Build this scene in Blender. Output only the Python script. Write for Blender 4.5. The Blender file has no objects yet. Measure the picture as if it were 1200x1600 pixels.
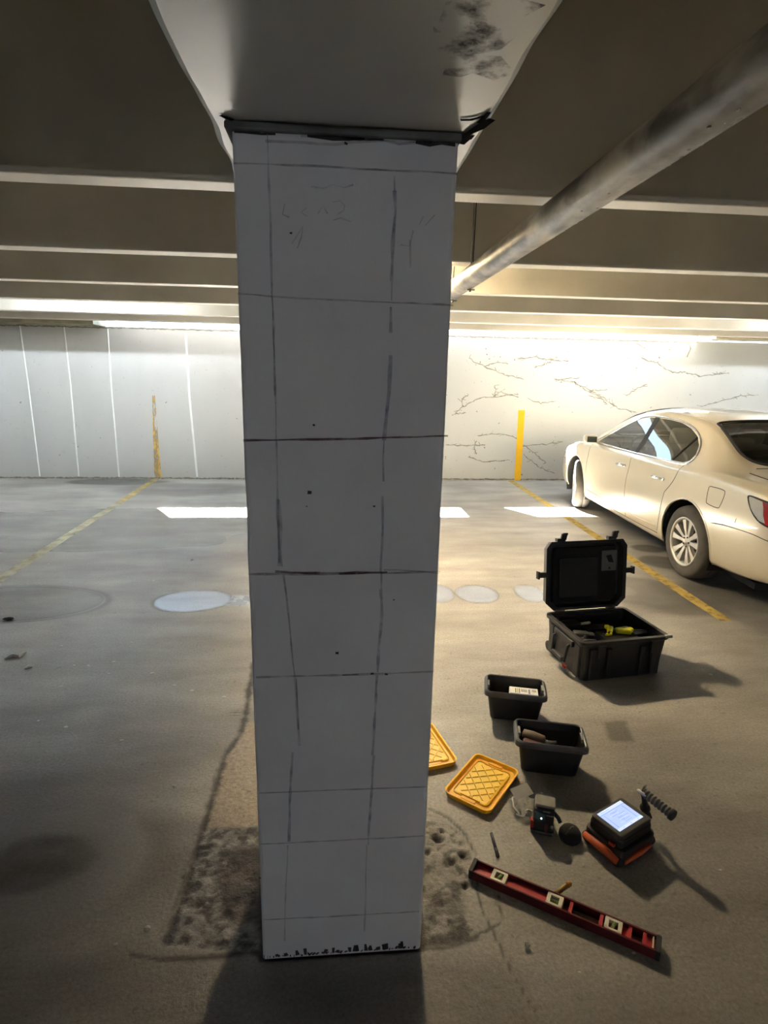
import bpy, bmesh, math, random
import numpy as np
from mathutils import Vector, Matrix
from mathutils.bvhtree import BVHTree

# ------------------------------------------------------------------ camera
F = 900.0                      # focal length in pixels of the 1200x1600 frame
CAMH = 1.6
MC = np.array([[0.99638449, -0.00124268, 0.08494937],
               [-0.08292745, -0.23155067, 0.96928186],
               [0.01846557, -0.97282205, -0.23081655]])   # columns: right, down, forward
scene = bpy.context.scene
col = scene.collection
cd = bpy.data.cameras.new('camera'); cam = bpy.data.objects.new('camera', cd); col.objects.link(cam)
cd.sensor_fit = 'VERTICAL'; cd.sensor_height = 36.0; cd.sensor_width = 27.0
cd.lens = F / 1600.0 * 36.0
cd.clip_start = 0.05; cd.clip_end = 200
Rm = Matrix(((MC[0][0], -MC[0][1], -MC[0][2]), (MC[1][0], -MC[1][1], -MC[1][2]), (MC[2][0], -MC[2][1], -MC[2][2])))
cam.matrix_world = Matrix.Translation((0, 0, CAMH)) @ Rm.to_4x4()
scene.camera = cam

def fl(px, py, z=0.0):
    r = MC @ np.array([px - 600, py - 800, F]); t = (z - CAMH) / r[2]
    return (float(r[0] * t), float(r[1] * t))
def on_y(px, py, Y):
    r = MC @ np.array([px - 600, py - 800, F]); t = Y / r[1]
    return (float(r[0] * t), float(CAMH + r[2] * t))

# ------------------------------------------------------------------ light and exposure
SKY = 9.5; SUN = 340.0; LAMP = 2050.0; TUBE = 270.0; FILL_TUBE_B = 230.0
scene.view_settings.view_transform = 'Standard'
scene.view_settings.look = 'None'
scene.view_settings.exposure = 0.0
scene.view_settings.gamma = 1.0
scene.view_settings.use_curve_mapping = False
w = bpy.data.worlds.new('sky'); scene.world = w; w.use_nodes = True
wn = w.node_tree.nodes; wl = w.node_tree.links
bg = wn['Background']; bg.inputs[0].default_value = (0.52, 0.73, 1.0, 1); bg.inputs[1].default_value = SKY
sd = bpy.data.lights.new('sun', 'SUN'); sd.energy = SUN; sd.angle = 0.01; sd.color = (1.0, 0.965, 0.91)
sun = bpy.data.objects.new('sun', sd); col.objects.link(sun)
sdir = Vector((0.58, -1.0, -1.128)).normalized()
sun.rotation_euler = sdir.to_track_quat('-Z', 'Y').to_euler(); sun.location = (0, 14, 12)
scene.cycles.max_bounces = 10; scene.cycles.diffuse_bounces = 7; scene.cycles.glossy_bounces = 4
scene.cycles.transmission_bounces = 8; scene.cycles.transparent_max_bounces = 12
scene.cycles.sample_clamp_indirect = 0.0
scene.cycles.caustics_reflective = False; scene.cycles.caustics_refractive = False
scene.cycles.use_denoising = True
try: scene.cycles.denoiser = 'OPENIMAGEDENOISE'
except Exception: pass

# ------------------------------------------------------------------ noise in numpy
def _hash(ix, iy, seed):
    n = (ix.astype(np.int64) * 374761393 + iy.astype(np.int64) * 668265263 + seed * 974711) & 0x7fffffff
    n = (n ^ (n >> 13)) * 1274126177 & 0x7fffffff
    n = (n ^ (n >> 16)) & 0xffff
    return n / 65535.0
def vnoise(x, y, seed=0):
    xi = np.floor(x); yi = np.floor(y); fx = x - xi; fy = y - yi
    u = fx * fx * (3 - 2 * fx); v = fy * fy * (3 - 2 * fy)
    a = _hash(xi, yi, seed); b = _hash(xi + 1, yi, seed); c = _hash(xi, yi + 1, seed); d = _hash(xi + 1, yi + 1, seed)
    return (a * (1 - u) + b * u) * (1 - v) + (c * (1 - u) + d * u) * v
def fbm(x, y, f=1.0, oct=4, seed=0):
    s = 0; a = 0.5; t = 0
    for k in range(oct):
        s = s + a * vnoise(x * f + 17.3 * k, y * f - 9.1 * k, seed + k); t += a; a *= 0.5; f *= 2.03
    return s / t
def sstep(a, b, x):
    t = np.clip((x - a) / (b - a), 0, 1); return t * t * (3 - 2 * t)
def seg_dist(X, Y, pts):
    d = np.full(X.shape, 1e9)
    for (x0, y0), (x1, y1) in zip(pts[:-1], pts[1:]):
        dx, dy = x1 - x0, y1 - y0; L = dx * dx + dy * dy + 1e-12
        t = np.clip(((X - x0) * dx + (Y - y0) * dy) / L, 0, 1)
        d = np.minimum(d, np.hypot(X - x0 - t * dx, Y - y0 - t * dy))
    return d
def in_poly(X, Y, pts):
    ins = np.zeros(X.shape, bool); n = len(pts)
    for i in range(n):
        x0, y0 = pts[i]; x1, y1 = pts[(i + 1) % n]
        c = ((y0 > Y) != (y1 > Y)) & (X < (x1 - x0) * (Y - y0) / (y1 - y0 + 1e-12) + x0)
        ins ^= c
    return ins
def poly_sd(X, Y, pts):      # signed distance, negative inside
    d = seg_dist(X, Y, list(pts) + [pts[0]])
    return np.where(in_poly(X, Y, pts), -d, d)

# ------------------------------------------------------------------ materials
def new_mat(name):
    m = bpy.data.materials.new(name); m.use_nodes = True
    nt = m.node_tree; b = nt.nodes['Principled BSDF']
    return m, nt, b
def nd(nt, t, **k):
    n = nt.nodes.new(t)
    for a, v in k.items(): setattr(n, a, v)
    return n
def c4(c): return (c[0], c[1], c[2], 1.0)
def pmat(name, c1, c2=None, scale=8.0, rough=0.5, metal=0.0, bump=0.0, bscale=60.0, coat=0.0, detail=5.0, rvar=0.0,
         stretch=(1, 1, 1), spec=0.5, emis=None, estr=0.0, contrast=0.25, alpha=1.0, trans=0.0, ior=1.45):
    m, nt, b = new_mat(name); L = nt.links
    tc = nd(nt, 'ShaderNodeTexCoord'); mp = nd(nt, 'ShaderNodeMapping'); mp.inputs['Scale'].default_value = stretch
    L.new(tc.outputs['Object'], mp.inputs[0])
    no = nd(nt, 'ShaderNodeTexNoise'); no.inputs['Scale'].default_value = scale; no.inputs['Detail'].default_value = detail
    L.new(mp.outputs[0], no.inputs['Vector'])
    rp = nd(nt, 'ShaderNodeValToRGB'); rp.color_ramp.elements[0].position = 0.5 - contrast; rp.color_ramp.elements[1].position = 0.5 + contrast
    if c2 is None: c2 = tuple(v * 0.88 for v in c1)
    rp.color_ramp.elements[0].color = c4(c2); rp.color_ramp.elements[1].color = c4(c1)
    L.new(no.outputs['Fac'], rp.inputs[0]); L.new(rp.outputs[0], b.inputs['Base Color'])
    b.inputs['Roughness'].default_value = rough; b.inputs['Metallic'].default_value = metal
    b.inputs['Coat Weight'].default_value = coat; b.inputs['Coat Roughness'].default_value = 0.04
    b.inputs['Specular IOR Level'].default_value = spec
    b.inputs['Transmission Weight'].default_value = trans; b.inputs['IOR'].default_value = ior; b.inputs['Alpha'].default_value = alpha
    if rvar:
        mr = nd(nt, 'ShaderNodeMapRange'); mr.inputs['To Min'].default_value = max(0.02, rough - rvar); mr.inputs['To Max'].default_value = min(1, rough + rvar)
        L.new(no.outputs['Fac'], mr.inputs[0]); L.new(mr.outputs[0], b.inputs['Roughness'])
    if bump:
        n2 = nd(nt, 'ShaderNodeTexNoise'); n2.inputs['Scale'].default_value = bscale; n2.inputs['Detail'].default_value = 4
        L.new(mp.outputs[0], n2.inputs['Vector'])
        bp = nd(nt, 'ShaderNodeBump'); bp.inputs['Strength'].default_value = bump; bp.inputs['Distance'].default_value = 0.004
        L.new(n2.outputs['Fac'], bp.inputs['Height']); L.new(bp.outputs[0], b.inputs['Normal'])
    if emis:
        b.inputs['Emission Color'].default_value = c4(emis); b.inputs['Emission Strength'].default_value = estr
    return m
def worn_mat(name, c1, c2, cover=0.5, scale=14.0, soft=0.12, rough=0.7, alpha=1.0, stretch=(1, 1, 1), fine=60.0):
    """paint or marker that has worn off in places: noise decides where the layer below shows"""
    m = pmat(name, c1, c2, scale=9.0, rough=0.95, contrast=0.2, spec=0.02)
    nt = m.node_tree; L = nt.links; b = nt.nodes['Principled BSDF']
    tc = nd(nt, 'ShaderNodeTexCoord'); mp = nd(nt, 'ShaderNodeMapping'); mp.inputs['Scale'].default_value = stretch
    L.new(tc.outputs['Object'], mp.inputs[0])
    n1 = nd(nt, 'ShaderNodeTexNoise'); n1.inputs['Scale'].default_value = scale; n1.inputs['Detail'].default_value = 6; n1.inputs['Roughness'].default_value = 0.65
    L.new(mp.outputs[0], n1.inputs['Vector'])
    mr = nd(nt, 'ShaderNodeMapRange'); t = 0.5 + (0.5 - cover) * 0.6
    mr.inputs['From Min'].default_value = t - soft; mr.inputs['From Max'].default_value = t + soft
    mr.inputs['To Min'].default_value = 0.0; mr.inputs['To Max'].default_value = alpha
    L.new(n1.outputs['Fac'], mr.inputs[0]); L.new(mr.outputs[0], b.inputs['Alpha'])
    return m

# ------------------------------------------------------------------ mesh helpers
class MB:
    """collects shapes, then builds one mesh object"""
    def __init__(s): s.v = []; s.f = []; s.m = []; s.sm = []
    def add(s, vs, fs, mi=0, smooth=False):
        o = len(s.v); s.v += [tuple(map(float, v)) for v in vs]; s.f += [tuple(i + o for i in f) for f in fs]
        s.m += [mi] * len(fs); s.sm += [smooth] * len(fs)
    def box(s, c, d, mi=0, rot=None, taper=1.0):
        x, y, z = d[0] / 2, d[1] / 2, d[2] / 2
        vs = [Vector((sx * x * (taper if sz < 0 else 1), sy * y * (taper if sz < 0 else 1), sz * z)) for sz in (-1, 1) for sx, sy in ((-1, -1), (1, -1), (1, 1), (-1, 1))]
        if rot is not None: vs = [rot @ v for v in vs]
        vs = [v + Vector(c) for v in vs]
        s.add(vs, [(3, 2, 1, 0), (4, 5, 6, 7), (0, 1, 5, 4), (1, 2, 6, 5), (2, 3, 7, 6), (3, 0, 4, 7)], mi)
    def rbox(s, c, d, r=0.005, mi=0, rot=None, seg=3, taper=1.0, er=None):
        """box with rounded vertical corners and softly bevelled top and bottom edges"""
        er = r * 0.5 if er is None else er
        hx, hy, hz = d[0] / 2, d[1] / 2, d[2] / 2
        def ring(inset, z, t):
            out = []; rr = max(r - inset, 1e-4)
            for cx, cy, a0 in ((hx - r, hy - r, 0), (-hx + r, hy - r, 90), (-hx + r, -hy + r, 180), (hx - r, -hy + r, 270)):
                for k in range(seg + 1):
                    a = math.radians(a0 + 90 * k / seg)
                    out.append(Vector(((cx + rr * math.cos(a)) * t, (cy + rr * math.sin(a)) * t, z)))
            return out
        rings = [ring(er, -hz, taper), ring(er * 0.3, -hz + er * 0.3, taper), ring(0, -hz + er, taper), ring(0, hz - er, 1), ring(er * 0.3, hz - er * 0.3, 1), ring(er, hz, 1)]
        n = len(rings[0]); vs = [v for q in rings for v in q]
        if rot is not None: vs = [rot @ v for v in vs]
        vs = [v + Vector(c) for v in vs]
        fs = []
        for i in range(5):
            for k in range(n): fs.append((i * n + k, i * n + (k + 1) % n, (i + 1) * n + (k + 1) % n, (i + 1) * n + k))
        fs.append(tuple(reversed(range(n)))); fs.append(tuple(5 * n + k for k in range(n)))
        s.add(vs, fs, mi)
    def lathe(s, prof, c=(0, 0, 0), rot=None, seg=32, mi=0, smooth=True, close=False):
        """prof: (radius, height) along local z"""
        vs = []; n = len(prof)
        for r, h in prof:
            for k in range(seg):
                a = 2 * math.pi * k / seg; vs.append(Vector((r * math.cos(a), r * math.sin(a), h)))
        if rot is not None: vs = [rot @ v for v in vs]
        vs = [v + Vector(c) for v in vs]; fs = []
        rng = n if close else n - 1
        for i in range(rng):
            j = (i + 1) % n
            for k in range(seg): fs.append((i * seg + k, i * seg + (k + 1) % seg, j * seg + (k + 1) % seg, j * seg + k))
        s.add(vs, fs, mi, smooth)
    def tube(s, pts, r, seg=8, mi=0, smooth=True, cap=True, closed=False):
        pts = [Vector(p) for p in pts]; n = len(pts); rr = r if hasattr(r, '__len__') else [r] * n
        vs = []; up = None
        for i, p in enumerate(pts):
            a = pts[(i - 1) % n] if (closed or i > 0) else p; b = pts[(i + 1) % n] if (closed or i < n - 1) else p
            t = (b - a).normalized()
            if up is None:
                up = Vector((0, 0, 1)) if abs(t.z) < 0.9 else Vector((1, 0, 0))
            u = t.cross(up).normalized(); w_ = u.cross(t).normalized(); up = w_
            for k in range(seg):
                an = 2 * math.pi * k / seg; vs.append(p + (u * math.cos(an) + w_ * math.sin(an)) * rr[i])
        fs = []
        for i in range(n if closed else n - 1):
            j = (i + 1) % n
            for k in range(seg): fs.append((i * seg + k, i * seg + (k + 1) % seg, j * seg + (k + 1) % seg, j * seg + k))
        if cap and not closed:
            fs.append(tuple(reversed(range(seg)))); fs.append(tuple((n - 1) * seg + k for k in range(seg)))
        s.add(vs, fs, mi, smooth)
    def cyl(s, a, b, r, seg=20, mi=0, r2=None):
        s.tube([a, b], [r, r if r2 is None else r2], seg, mi)
    def ball(s, c, r, seg=14, mi=0, sq=(1, 1, 1)):
        prof = [(math.sin(math.pi * i / seg), -math.cos(math.pi * i / seg)) for i in range(seg + 1)]
        vs = []; fs = []; N = seg * 2
        for pr, ph in prof:
            for k in range(N):
                a = 2 * math.pi * k / N; vs.append((c[0] + r * sq[0] * pr * math.cos(a), c[1] + r * sq[1] * pr * math.sin(a), c[2] + r * sq[2] * ph))
        for i in range(seg):
            for k in range(N): fs.append((i * N + k, i * N + (k + 1) % N, (i + 1) * N + (k + 1) % N, (i + 1) * N + k))
        s.add(vs, fs, mi, True)
    def prism(s, pts, vec, mi=0):
        pts = [Vector(p) for p in pts]; n = len(pts); v = Vector(vec)
        s.add(pts + [p + v for p in pts], [tuple(reversed(range(n))), tuple(range(n, 2 * n))] + [(i, (i + 1) % n, n + (i + 1) % n, n + i) for i in range(n)], mi)
    def ribbon(s, pts, w_, nrm, mi=0, jit=0.0, rnd=None, off=0.0006):
        """flat strip along pts on a surface with normal nrm"""
        nrm = Vector(nrm).normalized(); pts = [Vector(p) for p in pts]
        q = []
        for a, b in zip(pts[:-1], pts[1:]):
            k = max(1, int((b - a).length / 0.03))
            for i in range(k): q.append(a.lerp(b, i / k))
        q.append(pts[-1]); n = len(q); vs = []
        for i, p in enumerate(q):
            t = (q[min(i + 1, n - 1)] - q[max(i - 1, 0)]).normalized(); u = t.cross(nrm).normalized()
            ww = w_ if not hasattr(w_, '__len__') else w_[0] + (w_[1] - w_[0]) * i / max(1, n - 1)
            j = (rnd.uniform(-1, 1) * jit if rnd else 0); k = (1 + rnd.uniform(-0.45, 0.45)) if rnd and jit else 1
            p = p + nrm * off + u * j
            vs += [p - u * ww / 2 * k, p + u * ww / 2 * k]
        s.add(vs, [(2 * i, 2 * i + 2, 2 * i + 3, 2 * i + 1) for i in range(n - 1)], mi)
    def build(s, name, mats, parent=None, smooth=None, weld=False):
        me = bpy.data.meshes.new(name); me.from_pydata(s.v, [], s.f)
        for m in (mats if isinstance(mats, (list, tuple)) else [mats]): me.materials.append(m)
        me.polygons.foreach_set('material_index', s.m)
        me.polygons.foreach_set('use_smooth', [bool(x) if smooth is None else smooth for x in s.sm])
        me.update()
        bm = bmesh.new(); bm.from_mesh(me)
        if weld: bmesh.ops.remove_doubles(bm, verts=bm.verts, dist=1e-5)
        bmesh.ops.recalc_face_normals(bm, faces=[f for f in bm.faces]); bm.to_mesh(me); bm.free()
        o = bpy.data.objects.new(name, me); col.objects.link(o)
        if parent is not None: o.parent = parent
        return o
def bevel(o, w_=0.003, seg=2):
    m = o.modifiers.new('bevel', 'BEVEL'); m.width = w_; m.segments = seg; m.limit_method = 'ANGLE'; return o
def tag(o, label, cat, group=None, kind=None):
    o['label'] = label; o['category'] = cat
    if group: o['group'] = group
    if kind: o['kind'] = kind
    return o
def struct(o): o['kind'] = 'structure'; return o
def empty(name, loc=(0, 0, 0), rz=0.0, rot=None):
    o = bpy.data.objects.new(name, None); col.objects.link(o); o.location = loc
    o.rotation_euler = rot if rot is not None else (0, 0, rz); o.empty_display_size = 0.05
    return o
def RZ(a): return Matrix.Rotation(a, 3, 'Z')
def RX(a): return Matrix.Rotation(a, 3, 'X')
def RY(a): return Matrix.Rotation(a, 3, 'Y')

# ================================================================== SETTING
XL, XR, YB, YW = -14.0, 16.0, -9.0, 8.9
# ---- floor -------------------------------------------------------
def axis(segs):
    out = []
    for a, b, st in segs:
        n = max(1, int(round((b - a) / st))); out += [a + (b - a) * i / n for i in range(n)]
    out.append(segs[-1][1]); return np.array(out)
gx = axis([(XL, -7, 1.0), (-7, -2.2, 0.05), (-2.2, -1.3, 0.02), (-1.3, 1.5, 0.008), (1.5, 3.2, 0.02), (3.2, 8, 0.06), (8, XR, 1.0)])
gy = axis([(YB, 0.4, 0.8), (0.4, 0.75, 0.05), (0.75, 3.0, 0.008), (3.0, 9.3, 0.022)])
GX, GY = np.meshgrid(gx, gy)
PX = GX.ravel(); PY = GY.ravel()
def ell(cx, cy, rx, ry, amp=0.25, f=3.0, soft=0.08, seed=1, ang=0.0):
    """soft blob with a wandering edge; centre and radii in metres"""
    dx = PX - cx; dy = PY - cy; c, s_ = math.cos(ang), math.sin(ang)
    u = (dx * c + dy * s_) / rx; v = (-dx * s_ + dy * c) / ry
    r = np.sqrt(u * u + v * v) + amp * (fbm(PX, PY, f, 4, seed) - 0.5) * 2
    return sstep(1 + soft, 1 - soft, r), r
wet = np.zeros_like(PX); dark = np.zeros_like(PX); red = np.zeros_like(PX); tan = np.zeros_like(PX); hz = np.zeros_like(PX); rough = np.zeros_like(PX)
pale = np.zeros_like(PX)
def P(*q): return [fl(*a) for a in q]
# puddles
def puddle(l, r, t, b, amp=0.12, seed=3, ring=True, f=3.0, k=1.0):
    x0, y0 = fl(l, (t + b) / 2); x1, y1 = fl(r, (t + b) / 2); xa, ya = fl((l + r) / 2, t); xb, yb = fl((l + r) / 2, b)
    cx, cy = (x0 + x1) / 2, (ya + yb) / 2; rx = (x1 - x0) / 2; ry = (ya - yb) / 2
    m, rr = ell(cx, cy, rx, ry, amp, f, 0.06, seed)
    global wet, dark
    wet = np.maximum(wet, m * k)
    if ring: dark = np.maximum(dark, np.exp(-((rr - 1.03) / 0.06) ** 2) * 0.75)
puddle(-160, 163, 917, 974, 0.10, 5, f=1.2)
puddle(243, 358, 923, 955, 0.10, 7)
puddle(330, 420, 930, 946, 0.5, 9, ring=False, f=6, k=0.55)
puddle(655, 709, 914, 941, 0.10, 11)
puddle(714, 777, 915, 941, 0.12, 13)
puddle(806, 850, 914, 940, 0.15, 15)
puddle(955, 990, 915, 930, 0.5, 15, ring=False, k=.5)
# broad damp zones by the far left stall
m, _ = ell(-2.6, 6.2, 2.4, 0.75, 0.55, 0.9, 0.18, 21); wet = np.maximum(wet, 0.62 * m)
m, _ = ell(-3.0, 5.5, 2.8, 0.35, 0.5, 0.8, 0.25, 22); wet = np.maximum(wet, 0.6 * m)
m, _ = ell(-4.6, 6.6, 1.6, 1.0, 0.5, 1.1, 0.2, 23); wet = np.maximum(wet, 0.45 * m)
m, _ = ell(*fl(180, 753), 0.7, 0.28, 0.25, 2.0, 0.12, 24); dark = np.maximum(dark, 0.8 * m)
m, _ = ell(*fl(300, 765), 1.1, 0.45, 0.4, 1.5, 0.25, 25); dark = np.maximum(dark, 0.45 * m)
# damp stain on the line right of the case
m, _ = ell(*fl(1015, 922), 0.48, 0.26, 0.55, 3.0, 0.2, 31, ang=-0.5); wet = np.maximum(wet, 0.22 * m); dark = np.maximum(dark, 0.6 * m)
m, _ = ell(*fl(1070, 945), 0.45, 0.20, 0.6, 3.0, 0.2, 32, ang=-0.4); dark = np.maximum(dark, 0.6 * m); wet = np.maximum(wet, 0.15 * m)
m, _ = ell(*fl(1150, 930), 0.9, 0.32, 0.5, 2.0, 0.3, 33); dark = np.maximum(dark, 0.55 * m)
m, _ = ell(*fl(1012, 857), 0.16, 0.14, 0.15, 4.0, 0.2, 34); dark = np.maximum(dark, 0.85 * m)
m, _ = ell(*fl(1035, 878), 0.20, 0.20, 0.2, 4.0, 0.2, 35); dark = np.maximum(dark, 0.8 * m)
m, _ = ell(*fl(850, 780), 0.9, 0.3, 0.4, 1.5, 0.4, 36); dark = np.maximum(dark, 0.3 * m)
# oily dark patch lower left with pale ring
cx, cy = fl(50, 1352)
m, rr = ell(cx, cy, 0.21, 0.145, 0.35, 6.0, 0.45, 41); dark = np.maximum(dark, m * (0.75 + 0.25 * fbm(PX, PY, 18, 3, 44))); wet = np.maximum(wet, 0.30 * m)
m2, rr2 = ell(cx + 0.01, cy, 0.34, 0.24, 0.12, 3.0, 0.25, 42); pale = np.maximum(pale, 0.30 * m2 * (1 - m))
m3, _ = ell(cx + 0.1, cy - 0.02, 0.58, 0.38, 0.35, 2.0, 0.5, 43); dark = np.maximum(dark, 0.80 * m3 * (1 - m2) * (0.6 + 0.4 * fbm(PX, PY, 6, 3, 45))); wet = np.maximum(wet, 0.12 * m3)
# damp ring around the level, rectangle mark right of the tote
m, rr = ell(*fl(868, 1352), 0.21, 0.19, 0.10, 3.0, 0.10, 51); dark = np.maximum(dark, 0.26 * m * (0.5 + 0.5 * fbm(PX, PY, 9, 4, 56)))
q = P((944, 1129), (976, 1127), (988, 1157), (955, 1158))
dark = np.maximum(dark, 0.6 * sstep(0.02, -0.012, poly_sd(PX, PY, q) + 0.02 * (fbm(PX, PY, 20, 3, 52) - 0.5)))
m, _ = ell(*fl(770, 850), 0.8, 0.35, 0.4, 1.4, 0.5, 53); dark = np.maximum(dark, 0.22 * m)
# broken concrete left of the column
jl = P((397, 1035), (389, 1080), (385, 1110), (377, 1145), (352, 1180), (338, 1225), (325, 1270), (316, 1300), (303, 1345), (288, 1398), (272, 1440), (262, 1470))
dj = seg_dist(PX, PY, jl) + 0.022 * (fbm(PX, PY, 34, 3, 61) - 0.5)
dj2 = seg_dist(PX, PY, jl[7:]) + 0.05 * (fbm(PX, PY, 22, 4, 60) - 0.5); dark = np.maximum(dark, 0.95 * np.exp(-(np.maximum(dj2, 0) / 0.014) ** 2))
padL = P((420, 1128), (388, 1128), (352, 1182), (338, 1228), (318, 1295), (303, 1345), (285, 1400), (272, 1440), (250, 1478), (420, 1492))
sL = poly_sd(PX, PY, padL) + 0.012 * (fbm(PX, PY, 30, 3, 62) - 0.5)
inL = sstep(0.006, -0.006, sL)
wetL = inL * sstep(*sorted((fl(380, 1285)[1] + 0.02, fl(380, 1285)[1] - 0.02)), -PY * 0 + PY)  # far part
lim = fl(370, 1292)[1] + 0.02 * (fbm(PX, PY, 12, 3, 63) - 0.5)
lower = inL * sstep(lim + 0.008, lim - 0.012, PY)
tan = np.maximum(tan, inL * (1 - lower) * 0.9)
dark = np.maximum(dark, lower * (0.30 + 0.65 * sstep(0.42, 0.60, fbm(PX, PY, 34, 3, 85)))); wet = np.maximum(wet, lower * 0.45); rough = np.maximum(rough, lower); rough = np.maximum(rough, inL * 0.22)
redp = P((420, 1318), (365, 1325), (345, 1370), (352, 1400), (350, 1430), (375, 1450), (420, 1440))
red = np.maximum(red, sstep(0.025, -0.02, poly_sd(PX, PY, redp) + 0.05 * (fbm(PX, PY, 14, 4, 64) - 0.5)) * lower)
rough = rough * (1 - 0.5 * red); wet = wet * (1 - 0.8 * red); dark = np.maximum(dark, 0.35 * red)
hz += -0.002 * np.exp(-(dj / 0.006) ** 2) ; dark = np.maximum(dark, 1.0 * np.exp(-(dj / 0.017) ** 2) * (0.85 + 0.45 * fbm(PX, PY, 30, 2, 65)))
sp = sstep(0.045, 0.012, seg_dist(PX, PY, jl[7:])) * (fbm(PX, PY, 45, 3, 66) > 0.52); dark = np.maximum(dark, 0.7 * sp * 1.0); hz += -0.001 * sp
m, rr = ell(*fl(285, 1345), 0.07, 0.11, 0.15, 6.0, 0.12, 67, ang=-0.5); dark = np.maximum(dark, 0.45 * m * (1 - inL)); wet = np.maximum(wet, 0.2 * m)
# ripple scratches beside the joint
rp_ = sstep(0.06, 0.0, np.hypot((PX - fl(368, 1115)[0]) / 1.2, PY - fl(368, 1115)[1])) * (np.sin(PY * 2 * math.pi / 0.022 + 3 * fbm(PX, PY, 10, 2, 68)) > 0.35)
dark = np.maximum(dark, 0.75 * rp_)
# groove at the left foot
gl = P((205, 1492), (250, 1500), (300, 1499), (350, 1494), (385, 1487), (412, 1490)); dg = seg_dist(PX, PY, gl) + 0.012 * (fbm(PX, PY, 30, 3, 69) - 0.5)
dark = np.maximum(dark, 1.0 * np.exp(-(dg / 0.013) ** 2)); hz += -0.001 * np.exp(-(dg / 0.008) ** 2)
# pad right of the column
padR = P((640, 1268), (676, 1268), (705, 1288), (733, 1318), (738, 1345), (731, 1385), (738, 1425), (748, 1462), (725, 1476), (640, 1482))
sR = poly_sd(PX, PY, padR) + 0.010 * (fbm(PX, PY, 30, 3, 71) - 0.5)
inR = sstep(0.008, -0.008, sR)
rough = np.maximum(rough, inR * sstep(0.02, -0.03, sR)); tan = np.maximum(tan, 0.25 * inR); dark = np.maximum(dark, inR * 0.75 * sstep(0.45, 0.62, fbm(PX, PY, 34, 3, 86))); wet = np.maximum(wet, 0.4 * inR)
hz += 0.004 * inR * sstep(0.0, -0.06, sR)
red = np.maximum(red, 0.5 * inR * sstep(0.55, 0.7, fbm(PX, PY, 9, 3, 72)) * sstep(0, -.06, sR))
for (a, b_, r_) in ((684, 1312, 0.018), (722, 1336, 0.014), (705, 1347, 0.016), (668, 1330, 0.015), (727, 1385, 0.010), (690, 1300, .010)):
    x, y = fl(a, b_); m = sstep(r_ * 1.5, r_ * 0.4, np.hypot(PX - x, PY - y) + 0.02 * (fbm(PX, PY, 35, 3, 73) - 0.5))
    hz += -0.016 * m; dark = np.maximum(dark, 0.9 * m)
for pts, wd in ((P((672, 1264), (700, 1278), (724, 1300), (741, 1330), (745, 1345)), 0.006), (P((655, 1481), (690, 1481), (725, 1473), (745, 1465)), 0.010),
                (P((742, 1462), (765, 1452), (785, 1440), (778, 1400), (765, 1370)), 0.004), (P((752, 1420), (775, 1465), (800, 1520), (835, 1580)), 0.003),
                (P((745, 1380), (752, 1420)), 0.004)):
    d = seg_dist(PX, PY, pts) + 0.008 * (fbm(PX, PY, 40, 3, 74) - 0.5)
    dark = np.maximum(dark, 0.9 * np.exp(-(d / wd) ** 2)); hz += -0.0015 * np.exp(-(d / wd) ** 2)
# dirt at the foot of the column, then shade painted into the floor
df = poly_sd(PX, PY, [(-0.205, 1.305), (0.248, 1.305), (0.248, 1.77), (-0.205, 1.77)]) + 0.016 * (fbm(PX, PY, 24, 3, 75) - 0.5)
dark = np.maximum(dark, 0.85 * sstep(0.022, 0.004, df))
dark = np.maximum(dark, 0.42 * sstep(2.3, 0.95, PY) * (0.55 + 0.45 * fbm(PX, PY, 2.2, 5, 79)) * 1.0)  # floor colour darkens towards the camera, imitating the light falling off
dark = np.maximum(dark, 0.62 * sstep(4.2, 2.2, PY) * sstep(-0.25, -0.9, PX) * (0.45 + 0.55 * fbm(PX, PY, 1.8, 5, 78)))  # left floor darkened in colour: mottled dirt plus imitated dimmer light
dark = np.maximum(dark, 0.80 * sstep(1.75, 1.15, PY) * sstep(0.3, -0.5, PX) * (0.5 + 0.5 * fbm(PX, PY, 3.0, 5, 77)))  # near left floor darkened further, dirt and painted shade together
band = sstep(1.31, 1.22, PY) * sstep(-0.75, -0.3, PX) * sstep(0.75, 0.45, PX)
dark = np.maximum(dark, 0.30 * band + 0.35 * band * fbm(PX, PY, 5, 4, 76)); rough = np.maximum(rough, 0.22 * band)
# small pits and general roughness
pit = (fbm(PX, PY, 60, 2, 81) > 0.88) & (PY < 3.2); dark = np.maximum(dark, 0.5 * pit)
hz += rough * (0.010 * (fbm(PX, PY, 30, 4, 82) - 0.55) + 0.011 * (fbm(PX, PY, 62, 2, 84) - 0.5)) + 0.0012 * (fbm(PX, PY, 4, 4, 83) - 0.5)
hz = np.where((PX > -0.215) & (PX < 0.26) & (PY > 1.30) & (PY < 1.78), -0.01, hz)
co = np.stack([PX, PY, hz], 1).astype(np.float32)
ny, nx = GX.shape
ii = (np.arange(ny - 1)[:, None] * nx + np.arange(nx - 1)[None, :]).ravel()
quads = np.stack([ii, ii + 1, ii + nx + 1, ii + nx], 1).astype(np.int32)
fb = MB()
def paint_line(a, b, w_, mi, b_end=None):     # painted stripe lying on the floor
    fb.ribbon([(a[0], a[1], 0.0), (b[0], b[1], 0.0)], w_, (0, 0, 1), mi, off=0.0022)
paint_line((2.800, 8.88), (2.68, 3.47), 0.095, 1)
la, lb = fl(245, 748), fl(0, 905)
k = 1.6; qn = (la[0] + (lb[0] - la[0]) * .38, la[1] + (lb[1] - la[1]) * .38); paint_line((la[0], 8.88), qn, 0.10, 2); paint_line(qn, (la[0] + (lb[0] - la[0]) * k, la[1] + (lb[1] - la[1]) * k), 0.10, 3)
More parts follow.
